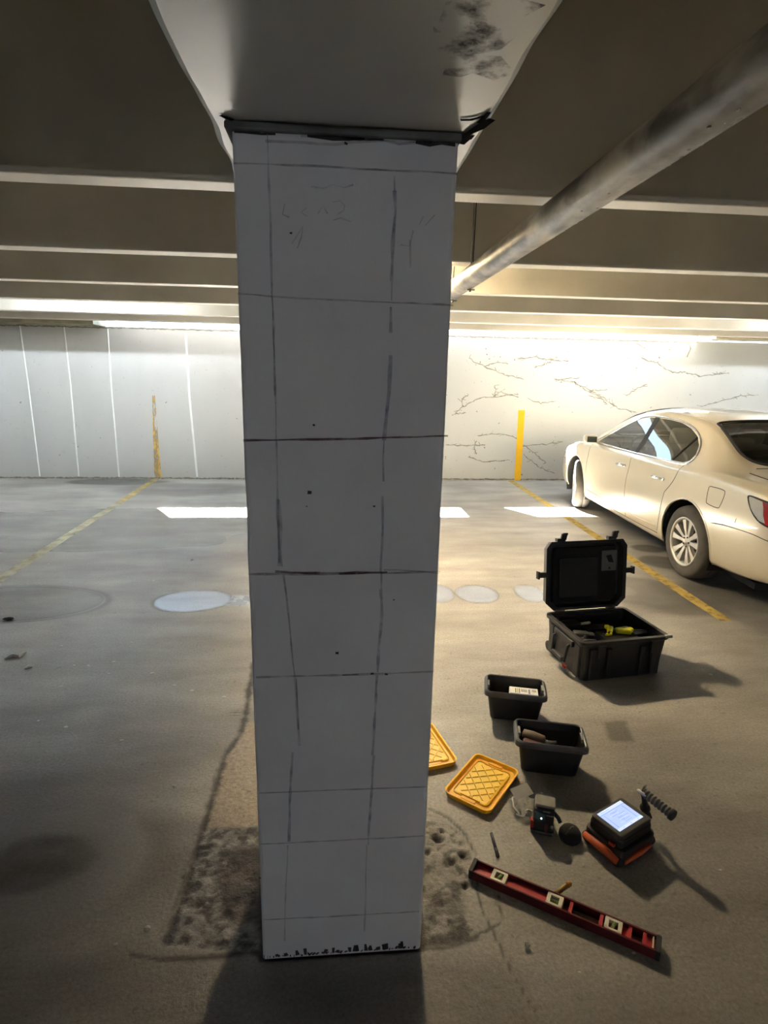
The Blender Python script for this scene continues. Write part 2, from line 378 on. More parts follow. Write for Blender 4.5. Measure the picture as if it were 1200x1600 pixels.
nv0 = len(co); me = bpy.data.meshes.new('floor')
allv = np.concatenate([co, np.array(fb.v, np.float32)]); allf = [tuple(f) for f in quads]
me.vertices.add(len(allv)); me.vertices.foreach_set('co', allv.ravel())
fq = np.array(fb.f, np.int32) + nv0; qa = np.concatenate([quads, fq])
me.loops.add(qa.size); me.loops.foreach_set('vertex_index', qa.ravel())
me.polygons.add(len(qa)); me.polygons.foreach_set('loop_start', np.arange(0, qa.size, 4, dtype=np.int32))
me.update(calc_edges=True)
mi_ = np.concatenate([np.zeros(len(quads), np.int32), np.array(fb.m, np.int32)])
me.polygons.foreach_set('material_index', mi_); me.polygons.foreach_set('use_smooth', np.ones(len(qa), bool))
at = me.attributes.new('stain_and_shade', 'FLOAT_COLOR', 'POINT'); at2 = me.attributes.new('patch', 'FLOAT_COLOR', 'POINT')  # wet, dark (stains and painted shade) and red masks
ext = len(allv) - nv0
def pack(a, b, c, d): return np.concatenate([np.stack([a, b, c, d], 1), np.zeros((ext, 4))]).astype(np.float32).ravel()
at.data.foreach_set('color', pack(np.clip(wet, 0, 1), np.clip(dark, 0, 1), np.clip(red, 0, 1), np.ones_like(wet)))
at2.data.foreach_set('color', pack(np.clip(tan, 0, 1), np.clip(pale, 0, 1), np.clip(rough, 0, 1), np.ones_like(wet)))

def floor_material():
    m, nt, b = new_mat('worn_concrete_floor'); L = nt.links
    tc = nd(nt, 'ShaderNodeTexCoord'); O = tc.outputs['Object']
    def noise(s, d=5, r=0.55, st=(1, 1, 1)):
        mp = nd(nt, 'ShaderNodeMapping'); mp.inputs['Scale'].default_value = st; L.new(O, mp.inputs[0])
        n = nd(nt, 'ShaderNodeTexNoise'); n.inputs['Scale'].default_value = s; n.inputs['Detail'].default_value = d; n.inputs['Roughness'].default_value = r
        L.new(mp.outputs[0], n.inputs['Vector']); return n.outputs['Fac']
    def ramp(f, p0, p1, a, c):
        r = nd(nt, 'ShaderNodeValToRGB'); r.color_ramp.elements[0].position = p0; r.color_ramp.elements[1].position = p1
        r.color_ramp.elements[0].color = c4(a); r.color_ramp.elements[1].color = c4(c); L.new(f, r.inputs[0]); return r.outputs[0]
    def mix(f, a, c, mode='MIX'):
        x = nd(nt, 'ShaderNodeMix', data_type='RGBA', blend_type=mode)
        if isinstance(f, float): x.inputs[0].default_value = f
        else: L.new(f, x.inputs[0])
        for s_, v in ((6, a), (7, c)):
            if isinstance(v, tuple): x.inputs[s_].default_value = c4(v)
            else: L.new(v, x.inputs[s_])
        return x.outputs[2]
    def math_(op, a, c):
        x = nd(nt, 'ShaderNodeMath', operation=op)
        for s_, v in ((0, a), (1, c)):
            if isinstance(v, (int, float)): x.inputs[s_].default_value = v
            else: L.new(v, x.inputs[s_])
        return x.outputs[0]
    a1 = nd(nt, 'ShaderNodeAttribute', attribute_name='stain_and_shade'); s1 = nd(nt, 'ShaderNodeSeparateColor'); L.new(a1.outputs['Color'], s1.inputs[0])
    a2 = nd(nt, 'ShaderNodeAttribute', attribute_name='patch'); s2 = nd(nt, 'ShaderNodeSeparateColor'); L.new(a2.outputs['Color'], s2.inputs[0])
    base = ramp(noise(0.9, 6, 0.6), 0.3, 0.7, FLOOR_A, FLOOR_B)
    sw = ramp(noise(2.2, 6, 0.6, (0.5, 1.6, 1)), 0.35, 0.65, (0.72, 0.71, 0.70), (1.12, 1.12, 1.12))
    base = mix(1.0, base, sw, 'MULTIPLY')
    fine = ramp(noise(90, 4, 0.7), 0.3, 0.7, (0.72, 0.72, 0.72), (1.22, 1.22, 1.22)); base = mix(1.0, base, fine, 'MULTIPLY')
    sp = ramp(noise(38, 3, 0.5), 0.66, 0.72, (1, 1, 1), (0.55, 0.54, 0.52)); base = mix(0.6, base, sp, 'MULTIPLY')
    base = mix(s2.outputs[0], base, ramp(noise(60, 5), 0.3, 0.7, (0.20, 0.15, 0.10), (0.36, 0.29, 0.20)))
    base = mix(s2.outputs[1], base, (0.34, 0.35, 0.38))
    wd = math_('MULTIPLY', s1.outputs[0], 0.35)
    base = mix(wd, base, (0.10, 0.105, 0.115))
    base = mix(s1.outputs[2], base, ramp(noise(14, 5), 0.3, 0.7, (0.020, 0.012, 0.010), (0.060, 0.032, 0.022)))
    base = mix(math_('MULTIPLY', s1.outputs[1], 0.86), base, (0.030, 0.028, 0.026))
    L.new(base, b.inputs['Base Color'])
    rr = nd(nt, 'ShaderNodeMapRange'); L.new(noise(3.0, 5), rr.inputs[0]); rr.inputs['To Min'].default_value = 0.36; rr.inputs['To Max'].default_value = 0.60
    q = nd(nt, 'ShaderNodeMix', data_type='FLOAT'); L.new(math_('MINIMUM', math_('MULTIPLY', s1.outputs[0], 1.5), 1.0), q.inputs[0]); L.new(rr.outputs[0], q.inputs[2]); q.inputs[3].default_value = 0.23
    L.new(q.outputs[0], b.inputs['Roughness'])
    L.new(math_('MULTIPLY', math_('ADD', 0.5, math_('MULTIPLY', s1.outputs[0], 0.6)), math_('SUBTRACT', 1.0, math_('MULTIPLY', s1.outputs[1], 0.75))), b.inputs['Specular IOR Level'])
    dry = math_('SUBTRACT', 1.0, math_('MINIMUM', math_('MULTIPLY', s1.outputs[0], 1.15), 1.0))
    rgh = math_('ADD', math_('MULTIPLY', dry, 0.45), math_('MULTIPLY', s2.outputs[2], 0.9))
    bp = nd(nt, 'ShaderNodeBump'); bp.inputs['Distance'].default_value = 0.006; L.new(rgh, bp.inputs['Strength']); L.new(noise(70, 6, 0.65), bp.inputs['Height'])
    L.new(bp.outputs[0], b.inputs['Normal'])
    return m
FLOOR_A = (0.235, 0.222, 0.200); FLOOR_B = (0.37, 0.35, 0.315)
m_line = worn_mat('worn_yellow_line_paint', (0.46, 0.33, 0.09), (0.34, 0.26, 0.10), cover=0.72, scale=14, soft=0.15)
m_line2 = worn_mat('faded_yellow_line_paint', (0.60, 0.45, 0.16), (0.45, 0.38, 0.22), cover=0.62, scale=5, soft=0.2)
m_line3 = worn_mat('bleached_line_paint', (0.50, 0.48, 0.38), (0.42, 0.38, 0.24), cover=0.72, scale=6, soft=0.2)
for m in (floor_material(), m_line, m_line2, m_line3): me.materials.append(m)
floor = bpy.data.objects.new('floor', me); col.objects.link(floor); struct(floor)

# ---- concrete of the structure -------------------------------------
def concrete(name, c1, c2, scale=1.6, rough=0.85, spec=0.2, bump=0.25):
    m = pmat(name, c1, c2, scale=scale, rough=rough, bump=bump, bscale=35, detail=7, contrast=0.3, spec=spec)
    return m
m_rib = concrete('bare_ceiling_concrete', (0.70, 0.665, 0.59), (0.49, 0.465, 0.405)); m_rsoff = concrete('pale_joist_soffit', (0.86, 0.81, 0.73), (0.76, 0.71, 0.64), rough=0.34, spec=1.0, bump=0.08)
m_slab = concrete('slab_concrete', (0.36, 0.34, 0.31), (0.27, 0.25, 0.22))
m_dark = pmat('dark_joint', (0.03, 0.028, 0.026), rough=0.9)
m_beam = concrete('painted_beam_concrete', (0.86, 0.86, 0.83), (0.74, 0.74, 0.71), scale=2.2, rough=0.30, spec=1.0, bump=0.10)
rnd = random.Random(5)

RIBS = [(-4.50, -4.38), (-3.12, -3.0), (-1.72, -1.60), (-0.32, -0.20), (1.07, 1.19), (2.45, 2.575), (3.83, 3.965), (5.19, 5.31), (6.53, 6.65), (7.90, 8.02)]
def rib_z(x): return 2.30 - 0.012 * x / 5
bc = MB()   # ceiling slab, kept open to the sky over the strip along the far wall
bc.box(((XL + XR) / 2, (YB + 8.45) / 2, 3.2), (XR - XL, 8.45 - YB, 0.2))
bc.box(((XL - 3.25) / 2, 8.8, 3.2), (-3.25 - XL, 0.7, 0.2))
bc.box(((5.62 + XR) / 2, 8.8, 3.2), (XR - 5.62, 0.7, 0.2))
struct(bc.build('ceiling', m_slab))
n_ = 0
for (a, b) in RIBS:
    n_ += 1
    for sx, (x0, x1) in enumerate(((XL, -0.25), (0.305, XR))):
        r = MB(); h0 = 0.028                       # stem tapers a little towards its foot
        pr = [(x0, a - 0.025, 3.1), (x0, b + 0.025, 3.1), (x0, b, 2.30), (x0, a, 2.30)]
        r.prism(pr, (x1 - x0, 0, 0))
        if a == 3.83 and sx == 1:
            jx = on_y(741, 370, 3.83)[0]; r.ribbon([(jx, a - 0.001, 2.30), (jx, a - 0.018, 2.95)], 0.006, (0, -1, 0), 1, off=0.002)
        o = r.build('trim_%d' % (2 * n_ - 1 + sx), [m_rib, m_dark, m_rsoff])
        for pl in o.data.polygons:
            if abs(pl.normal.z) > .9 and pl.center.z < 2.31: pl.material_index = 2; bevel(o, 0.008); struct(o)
# edge beam before the open strip
e = MB(); e.box(((XL + XR) / 2, 8.375, 2.6725), (XR - XL, 0.15, 0.855))
o = e.build('trim_30', [m_rib]); bevel(o, 0.008); struct(o)
e = MB(); e.box(((XL + XR) / 2, 8.462, 2.775), (XR - XL, 0.02, 1.04)); o = e.build('trim_34', [pmat('bounce_stop_dark', (0.07, 0.065, 0.06), (0.05, 0.045, 0.04), scale=3, rough=0.9)]); struct(o)  # added dark panel, unseen, stops sun bouncing onto the far wall
# low ledges that close the strip to the left and right of the opening
e = MB(); e.box(((XL - 3.25) / 2, 8.675, 2.65), (-3.25 - XL, 0.45, 0.9)); o = e.build('trim_31', [concrete('stained_ledge', (0.36, 0.33, 0.24), (0.15, 0.14, 0.10), 5)]); struct(o)
e = MB(); e.box(((5.62 + XR) / 2, 8.675, 2.66), (XR - 5.62, 0.45, 0.88)); o = e.build('trim_32', [concrete('stained_ledge_right', (0.60, 0.56, 0.42), (0.26, 0.23, 0.15), 5)]); struct(o)
e = MB(); e.box((0.68, 8.74, 2.65), (0.50, 0.58, 0.89)); o = e.build('trim_33', [m_rib]); struct(o)

# ---- far wall --------------------------------------------------------
def wall_material():
    m = pmat('white_wall_paint', (0.51, 0.52, 0.515), (0.44, 0.455, 0.45), scale=1.3, rough=0.6, bump=0.12, bscale=30, detail=6, stretch=(1, 1, 0.4))
    nt = m.node_tree; L = nt.links; b = nt.nodes['Principled BSDF']
    tc = nd(nt, 'ShaderNodeTexCoord'); sx = nd(nt, 'ShaderNodeSeparateXYZ'); L.new(tc.outputs['Object'], sx.inputs[0])
    # grubby splash zone along the foot, bug holes
    n = nd(nt, 'ShaderNodeTexNoise'); n.inputs['Scale'].default_value = 26; n.inputs['Detail'].default_value = 3; L.new(tc.outputs['Object'], n.inputs['Vector'])
    t = nd(nt, 'ShaderNodeMapRange'); t.inputs['From Min'].default_value = 0.685; t.inputs['From Max'].default_value = 0.73; t.inputs['To Max'].default_value = 0.75; L.new(n.outputs['Fac'], t.inputs[0])
    n3 = nd(nt, 'ShaderNodeTexNoise'); n3.inputs['Scale'].default_value = 5; n3.inputs['Detail'].default_value = 5; L.new(tc.outputs['Object'], n3.inputs['Vector'])
    g = nd(nt, 'ShaderNodeMapRange'); g.inputs['From Min'].default_value = 0.30; g.inputs['From Max'].default_value = 0.0; g.inputs['To Max'].default_value = 0.55; L.new(sx.outputs['Z'], g.inputs[0])
    gm = nd(nt, 'ShaderNodeMath', operation='MULTIPLY'); L.new(g.outputs[0], gm.inputs[0]); L.new(n3.outputs['Fac'], gm.inputs[1])
    src = b.inputs['Base Color'].links[0].from_socket
    x = nd(nt, 'ShaderNodeMix', data_type='RGBA'); L.new(gm.outputs[0], x.inputs[0]); L.new(src, x.inputs[6]); x.inputs[7].default_value = (0.45, 0.42, 0.36, 1)
    y = nd(nt, 'ShaderNodeMix', data_type='RGBA'); L.new(t.outputs[0], y.inputs[0]); L.new(x.outputs[2], y.inputs[6]); y.inputs[7].default_value = (0.36, 0.36, 0.34, 1)
    L.new(y.outputs[2], b.inputs['Base Color']); return m
wb = MB(); WT = 2.205
wb.box(((XL + XR) / 2, YW + 0.075, WT / 2), (XR - XL, 0.15, WT))
def wp(q): return [(on_y(a, b, YW)[0], YW, min(max(on_y(a, b, YW)[1], 0.004), WT - 0.004)) for a, b in q]
NW = (0, -1, 0)
m_seam = pmat('wall_form_seam', (0.86, 0.88, 0.87), rough=0.55); m_seamd = pmat('wall_seam_and_shade', (0.50, 0.52, 0.52), rough=0.8)  # grey seam lines, with thin seam shadows drawn in as colour
m_crack = worn_mat('wall_crack', (0.20, 0.19, 0.15), (0.30, 0.28, 0.24), cover=0.68, scale=16, soft=0.10)
m_stripe = worn_mat('yellow_wall_paint', (0.80, 0.47, 0.03), (0.72, 0.42, 0.03), cover=1.1, scale=9)
m_strold = worn_mat('old_yellow_wall_paint', (0.66, 0.42, 0.10), (0.55, 0.40, 0.18), cover=0.50, scale=7, soft=0.10, stretch=(2.5, 1, 0.7))
def ridge(q, w_=0.022, h=0.007):
    q = wp(q)
    for (a, b) in zip(q[:-1], q[1:]):
        a = Vector(a); b = Vector(b); u = (b - a).normalized().cross(Vector(NW)); n = Vector(NW) * h
        wb.add([a - u * w_ / 2, a + n, a + u * w_ / 2, b - u * w_ / 2, b + n, b + u * w_ / 2], [(0, 1, 4, 3), (1, 2, 5, 4)], 1)
for q in ([(31, 509), (44, 600), (62, 744)], [(100, 511), (110, 600), (123, 744)], [(168, 514), (175, 620), (186, 745)]): ridge(q)
ridge([(290, 520), (296, 620), (308, 745)], 0.03, 0.003)
for q in ([(-80, 628), (0, 632), (160, 636)], [(160, 636), (240, 637)], [(300, 638), (365, 639)]): wb.ribbon(wp(q), 0.008, NW, 2, 0.002, rnd)
for q in ([(296, 570), (289, 600), (287, 640), (282, 690)], [(34, 560), (45, 640)], [(180, 660), (186, 740)], [(760, 520), (758, 750)], [(1080, 540), (1078, 650)], [(905, 640), (902, 750)], [(880, 520), (884, 640)]): wb.ribbon(wp(q), 0.006, NW, 2, 0.003, rnd)
def C2(*q): return [(680 + a * 0.4333, 480 + b * 0.4333) for a, b in q]
CR = [C2((120, 185), (180, 215), (240, 240), (320, 260)), C2((60, 390), (100, 360), (150, 330), (210, 322), (300, 315)), C2((430, 260), (500, 270), (560, 300), (610, 330), (660, 365), (720, 378)),
      C2((300, 185), (360, 180), (400, 190), (480, 195)), C2((690, 320), (725, 295), (765, 278)), C2((800, 200), (850, 235), (900, 235), (960, 248), (1040, 240)), C2((960, 360), (1040, 335), (1100, 320), (1150, 318)),
      C2((40, 495), (120, 500), (180, 498)), C2((150, 462), (230, 455), (290, 470), (320, 500), (400, 495), (460, 485)), C2((330, 330), (380, 345), (430, 340)), C2((330, 540), (380, 580), (430, 600)),
      C2((210, 322), (235, 305), (300, 325)), C2((500, 270), (540, 300), (600, 325)), C2((560, 300), (620, 296)), C2((70, 385), (110, 380)), C2((100, 360), (95, 330), (120, 315)), C2((180, 215), (215, 200), (262, 205)),
      C2((620, 350), (600, 330), (560, 320)), C2((430, 265), (520, 255)), C2((355, 220), (400, 205), (440, 180)), C2((150, 480), (140, 505), (150, 530)), C2((300, 480), (350, 520), (400, 560)), C2((120, 540), (180, 560), (260, 550)),
      C2((1000, 240), (1060, 238)), C2((740, 180), (770, 195), (800, 200)), C2((650, 360), (640, 345)), C2((215, 285), (218, 320)), C2((720, 130), (760, 150))]
for q in CR:
    # each crack wanders a little about its course
    w3 = wp(q); fine = []
    for a, b in zip(w3[:-1], w3[1:]):
        for i in range(6):
            t = i / 6; fine.append((a[0] + (b[0] - a[0]) * t + rnd.uniform(-.012, .012), YW, a[2] + (b[2] - a[2]) * t + rnd.uniform(-.012, .012)))
    fine.append(w3[-1]); wb.ribbon(fine, 0.012, NW, 3, 0.003, rnd, off=0.0012)
    for f in fine[::2]:
        if rnd.random() < 0.75:
            L_ = rnd.uniform(0.03, 0.10); an = rnd.uniform(-1, 1) + (0 if rnd.random() < .7 else 1.5); s_ = rnd.choice((-1, 1)); z0 = min(WT - .12, max(.12, f[2]))
            wb.ribbon([(f[0], YW, z0), (f[0] + s_ * L_ * math.cos(an), YW, z0 + L_ * math.sin(an) * .6)], 0.007, NW, 3, 0.002, rnd, off=0.0012)
for i in range(120):
    x = rnd.uniform(1.5, 5.2) if i % 2 else rnd.uniform(-6, 6); z = rnd.uniform(0.08, 2.1); s_ = rnd.uniform(0.006, 0.02)
    wb.ribbon([(x, YW, z), (x + s_ * rnd.uniform(-1.5, 1.5), YW, z + s_)], s_ * .8, NW, 3, 0.001, rnd, off=0.0013)
wb.ribbon(wp([(1076, 532), (1079, 545), (1073, 558)]), 0.02, NW, 3, 0.003, rnd, off=0.0014)
wb.ribbon(wp([(815, 641), (808, 757)]), 0.105, NW, 4, off=0.0025)
wb.ribbon(wp([(240, 618), (243, 680), (247, 747)]), (0.04, 0.105), NW, 5, off=0.0025)
for q in ([(372, 519), (175, 514), (0, 508)], [(700, 525), (1090, 531)]):
    w3 = wp(q); wb.ribbon([(a[0], YW, WT - 0.018) for a in w3], 0.016, NW, 3, 0.006, rnd, off=0.001)
wb.ribbon([(x, YW, 0.012 + rnd.uniform(0, .006)) for x in np.arange(-9, 9, .12)], 0.022, NW, 3, 0.004, rnd, off=0.001)
wall_back = struct(wb.build('wall_back', [wall_material(), m_seam, m_seamd, m_crack, m_stripe, m_strold]))
m_side = pmat('side_wall_paint', (0.62, 0.62, 0.60), (0.50, 0.50, 0.48), scale=1.2, rough=0.8)
for nm, c, d in (('wall_left', (XL - 0.1, 0, 1.65), (0.2, 18.3, 3.3)), ('wall_right', (XR + 0.1, 0, 1.65), (0.2, 18.3, 3.3)), ('wall_front', (1, YB - 0.1, 1.65), (30.4, 0.2, 3.3))):
    b = MB(); b.box(c, d); struct(b.build(nm, m_side))
# the outer side walls also close the ends of the open strip
# ================================================================== BEAM AND COLUMN
def rim_noise(t, s): return (vnoise(np.array([t * 9.0]), np.array([s * 3.7]), 91)[0] - 0.5)
bb = MB(); BX0, BX1, BZ = -0.252, 0.305, 2.082
ys = list(np.arange(-4.0, 0.6, 0.5)) + list(np.arange(0.6, 2.4, 0.02)) + list(np.arange(2.4, 8.31, 0.3))
vs = []
for y in ys:
    jl_, jr = 0.012 * rim_noise(y, 1), 0.016 * rim_noise(y, 2)
    sh = 0.02 if 1.30 < y < 1.30 else 0.0
    vs += [(BX0 + jl_, y, 3.1), (BX0 + jl_, y, BZ + 0.012), (BX0 + 0.014 + jl_, y, BZ), (BX1 - 0.016 + jr - sh, y, BZ), (BX1 + jr - sh, y, BZ + 0.016), (BX1, y, 3.1)]
fs = []
for i in range(len(ys) - 1):
    for k in range(5): fs.append((i * 6 + k, i * 6 + k + 1, (i + 1) * 6 + k + 1, (i + 1) * 6 + k))
bb.add(vs, fs); bb.add([vs[i] for i in range(6)], [tuple(range(6))]); bb.add([vs[-6 + i] for i in range(6)], [tuple(range(6))])
m_grime = worn_mat('black_beam_grime', (0.012, 0.012, 0.012), (0.03, 0.03, 0.03), cover=1.0, scale=22, soft=0.1)
m_smut = worn_mat('grey_beam_blotches', (0.16, 0.155, 0.14), (0.24, 0.235, 0.21), cover=0.42, scale=17, soft=0.10, alpha=0.8)
m_peel = worn_mat('peeled_white_paint', (0.74, 0.73, 0.69), (0.60, 0.59, 0.55), cover=0.65, scale=12, soft=0.06)
def bp_(q): return [(fl(a, b, BZ)[0], fl(a, b, BZ)[1], BZ) for a, b in q]
ND = (0, 0, -1)
bb.ribbon(bp_([(719, 216), (733, 205), (748, 195), (762, 190), (774, 184)]), 0.018, ND, 1, 0.007, rnd, off=0.004)
bb.ribbon(bp_([(716, 222), (728, 213), (738, 214)]), 0.026, ND, 1, 0.006, rnd, off=0.003)
bb.ribbon(bp_([(752, 190), (762, 172)]), 0.012, ND, 1, 0.005, rnd, off=0.003)
bb.ribbon(bp_([(720, 186), (735, 184), (760, 178)]), 0.008, ND, 1, 0.004, rnd, off=0.0028)
bb.ribbon(bp_([(345, 178), (352, 182), (364, 186)]), 0.008, ND, 1, 0.003, rnd, off=0.002)
for q in ([(690, 20), (740, 25), (780, 22), (800, 35)], [(680, 60), (740, 55), (790, 70)], [(700, 95), (760, 100), (785, 120)]): bb.ribbon(bp_(q), 0.07, ND, 2, 0.01, rnd, off=0.0012)
beam = bb.build('ceiling_beam', [m_beam, m_grime, m_smut, m_peel])
tag(beam, 'pale painted concrete beam overhead with stained soffit, resting on the white column', 'beam')

Z1 = 2.066
cb = MB(); HN = 150
def colx(z):
    t = z / Z1; return -0.2035 + 0.0 * t, 0.2445 + 0.0095 * t
CY0, CY1 = 1.307, 1.765
vs = []; SEG = 3
for i in range(HN + 1):
    z = -0.004 + (Z1 + 0.004) * i / HN; x0, x1 = colx(max(z, 0)); r = 0.008
    cor = [(x0, CY0, 180), (x1, CY0, 270), (x1, CY1, 0), (x0, CY1, 90)]
    for ci, (cx_, cy_, a0) in enumerate(cor):
        sx = 1 if cx_ == x1 else -1; sy = 1 if cy_ == CY1 else -1
        nr = r + 0.006 * max(0, rim_noise(z * 1.7, ci + 3)) * 2
        ox, oy = cx_ - sx * nr, cy_ - sy * nr
        for k in range(SEG + 1):
            a = math.radians(a0 + 90 * k / SEG); vs.append((ox + nr * math.cos(a), oy + nr * math.sin(a), z))
N_ = 4 * (SEG + 1); fs = []
for i in range(HN):
    for k in range(N_): fs.append((i * N_ + k, i * N_ + (k + 1) % N_, (i + 1) * N_ + (k + 1) % N_, (i + 1) * N_ + k))
cb.add(vs, fs); cb.add(vs[:N_], [tuple(range(N_))]); cb.add(vs[-N_:], [tuple(range(N_))])
m_col = pmat('white_column_paint', (0.78, 0.77, 0.775), (0.72, 0.71, 0.715), scale=3.0, rough=0.62, bump=0.22, bscale=55, detail=6)
m_red = worn_mat('red_marker', (0.22, 0.045, 0.04), (0.16, 0.05, 0.05), cover=0.78, scale=30, soft=0.25, alpha=0.7)
m_blue = worn_mat('blue_marker', (0.17, 0.21, 0.42), (0.20, 0.24, 0.44), cover=0.56, scale=26, soft=0.25, alpha=0.6)
m_black = worn_mat('dark_pencil_line', (0.16, 0.13, 0.14), (0.22, 0.18, 0.19), cover=0.58, scale=26, soft=0.25, alpha=0.6)
m_faint = worn_mat('faint_smudge', (0.30, 0.29, 0.32), (0.38, 0.37, 0.40), cover=0.45, scale=22, soft=0.3, alpha=0.6)
m_faintr = worn_mat('faint_red_writing', (0.25, 0.13, 0.12), (0.32, 0.2, 0.19), cover=0.5, scale=30, soft=0.3, alpha=0.6)
m_chip = pmat('column_chip', (0.05, 0.045, 0.045), rough=0.95)
def cp(q): return [(on_y(a, b, CY0)[0], CY0, min(Z1 - 0.002, max(0.003, on_y(a, b, CY0)[1]))) for a, b in q]
def cl_(q, w_, mi, j=0.0008, off=0.0006): cb.ribbon(cp(q), w_, NW, mi, j, rnd, off)
cl_([(365, 255), (480, 259), (560, 264), (715, 271)], 0.0035, 3)
cl_([(371, 459), (470, 466), (600, 472), (708, 477)], 0.0035, 3)
cl_([(380, 688), (520, 686), (600, 684), (700, 681)], 0.0045, 1); cl_([(380, 688), (430, 688)], 0.003, 3)
cl_([(388, 897), (440, 897), (520, 896), (600, 895), (688, 893)], 0.0055, 3); cl_([(430, 893), (500, 896)], 0.006, 1); cl_([(530, 896), (605, 894)], 0.006, 1); cl_([(600, 890), (640, 891), (686, 896)], 0.003, 3)
cl_([(400, 1058), (480, 1056), (560, 1054), (678, 1049)], 0.005, 3); cl_([(535, 1055), (560, 1054)], 0.006, 1)
cl_([(405, 1239), (530, 1234), (668, 1229)], 0.0035, 6); cl_([(405, 1239), (530, 1234), (668, 1229)], 0.0022, 3)
cl_([(403, 1319), (520, 1313), (662, 1306)], 0.004, 3)
cl_([(412, 1437), (530, 1431), (655, 1424)], 0.004, 3)
cl_([(417, 200), (419, 255)], 0.003, 6); cl_([(419, 255), (422, 330), (425, 455)], 0.0042, 2); cl_([(425, 455), (429, 560), (432, 700)], 0.0042, 2); cl_([(425, 455), (430, 620)], 0.002, 3)
cl_([(432, 700), (434, 780)], 0.005, 6); cl_([(434, 780), (438, 830), (438, 885)], 0.011, 6); cl_([(434, 780), (436, 880)], 0.005, 2)
cl_([(443, 898), (448, 930), (455, 1010), (461, 1056)], 0.004, 3); cl_([(461, 1056), (464, 1100), (468, 1165)], 0.006, 6); cl_([(463, 1060), (466, 1140)], 0.003, 3)
cl_([(457, 1175), (453, 1240), (452, 1315)], 0.006, 2); cl_([(450, 1320), (446, 1400), (445, 1470)], 0.0035, 6)
cl_([(616, 275), (616, 300)], 0.003, 2); cl_([(617, 298), (618, 330), (614, 380), (612, 440)], 0.007, 2); cl_([(612, 440), (612, 470)], 0.003, 6)
cl_([(611, 480), (611, 520)], 0.006, 2); cl_([(611, 555), (608, 610), (604, 650), (600, 688)], 0.007, 2); cl_([(600, 688), (599, 720), (599, 752)], 0.004, 2); cl_([(597, 775), (598, 830), (595, 893)], 0.0045, 2)
cl_([(596, 893), (596, 920)], 0.004, 2); cl_([(595, 920), (597, 960), (592, 1010), (590, 1050)], 0.007, 2)
cl_([(589, 1055), (586, 1110), (582, 1180)], 0.0055, 2); cl_([(584, 1180), (580, 1240), (575, 1320)], 0.0055, 2); cl_([(573, 1320), (571, 1400), (569, 1455)], 0.0035, 6)
# rubbed handwriting: a red D beside older scribbles
cl_([(520, 316), (532, 314), (539, 321), (537, 329), (526, 336)], 0.003, 4, 0.0005)
cl_([(497, 334), (505, 322), (512, 334)], 0.003, 6); cl_([(478, 325), (470, 332), (480, 338)], 0.003, 6); cl_([(445, 318), (442, 335), (452, 340)], 0.003, 6); cl_([(456, 380), (473, 354), (470, 372), (464, 388)], 0.003, 6)
cl_([(486, 291), (505, 294), (520, 289), (538, 293), (552, 289)], 0.003, 6, .001); cl_([(520, 345), (532, 340), (548, 347)], 0.003, 6, .001)
cl_([(655, 352), (662, 338)], 0.003, 6); cl_([(664, 352), (680, 336)], 0.003, 6); cl_([(646, 360), (640, 385), (625, 383)], 0.003, 6); cl_([(641, 375), (641, 418)], 0.004, 6)
cl_([(415, 222), (500, 225), (600, 222), (670, 224)], 0.005, 6, .003)
for (a, b_, s_) in ((483, 769, 0.007), (479, 791, 0.003), (526, 1020, 0.006), (490, 664, 0.004), (584, 791, .004), (581, 1052, .006), (603, 1053, .006), (454, 364, .004), (540, 224, .005), (615, 937, .003), (406, 1371, .005)):
    x, z = on_y(a, b_, CY0); cb.ribbon([(x - s_ / 2, CY0, z), (x + s_ * .8, CY0, z - s_ * .2)], s_ * 0.9, NW, 5, 0.001, rnd, off=0.0007)
# breaks in the paint along the head of the column
cl_([(365, 184), (378, 182), (408, 184), (430, 186)], 0.006, 5, 0.004); cl_([(480, 196), (520, 194), (545, 202), (570, 192)], 0.010, 5, 0.006); cl_([(500, 190), (560, 186), (600, 190)], 0.006, 5, 0.003)
cl_([(650, 203), (672, 206), (690, 212), (712, 213)], 0.007, 5, 0.003)
cl_([(470, 200), (700, 208)], 0.004, 3)
# ragged foot
for i in range(46):
    px_ = 412 + i * 5.3 + rnd.uniform(-2, 2); cl_([(px_, 1499 - i * .38), (px_ + rnd.uniform(-3, 3), 1499 - i * .38 - rnd.uniform(1, 13) * (1.0 if 430 < px_ < 640 else .5))], rnd.uniform(.006, .014), 5, 0.002)
column = cb.build('concrete_column', [m_col, m_red, m_blue, m_black, m_faintr, m_chip, m_faint])
tag(column, 'square white painted concrete column with a hand-drawn marker grid, standing mid picture', 'column')
pb = MB()
pts = [(-0.222, 1.292), (0.262, 1.292), (0.262, 1.775), (-0.222, 1.775)]
pb.box((0.021, 1.5335, 2.0735), (0.474, 0.480, 0.015))
o = pb.build('bearing_pad', pmat('bearing_pad_grey', (0.26, 0.26, 0.26), (0.10, 0.10, 0.10), scale=9, rough=0.8), column); bevel(o, .004)

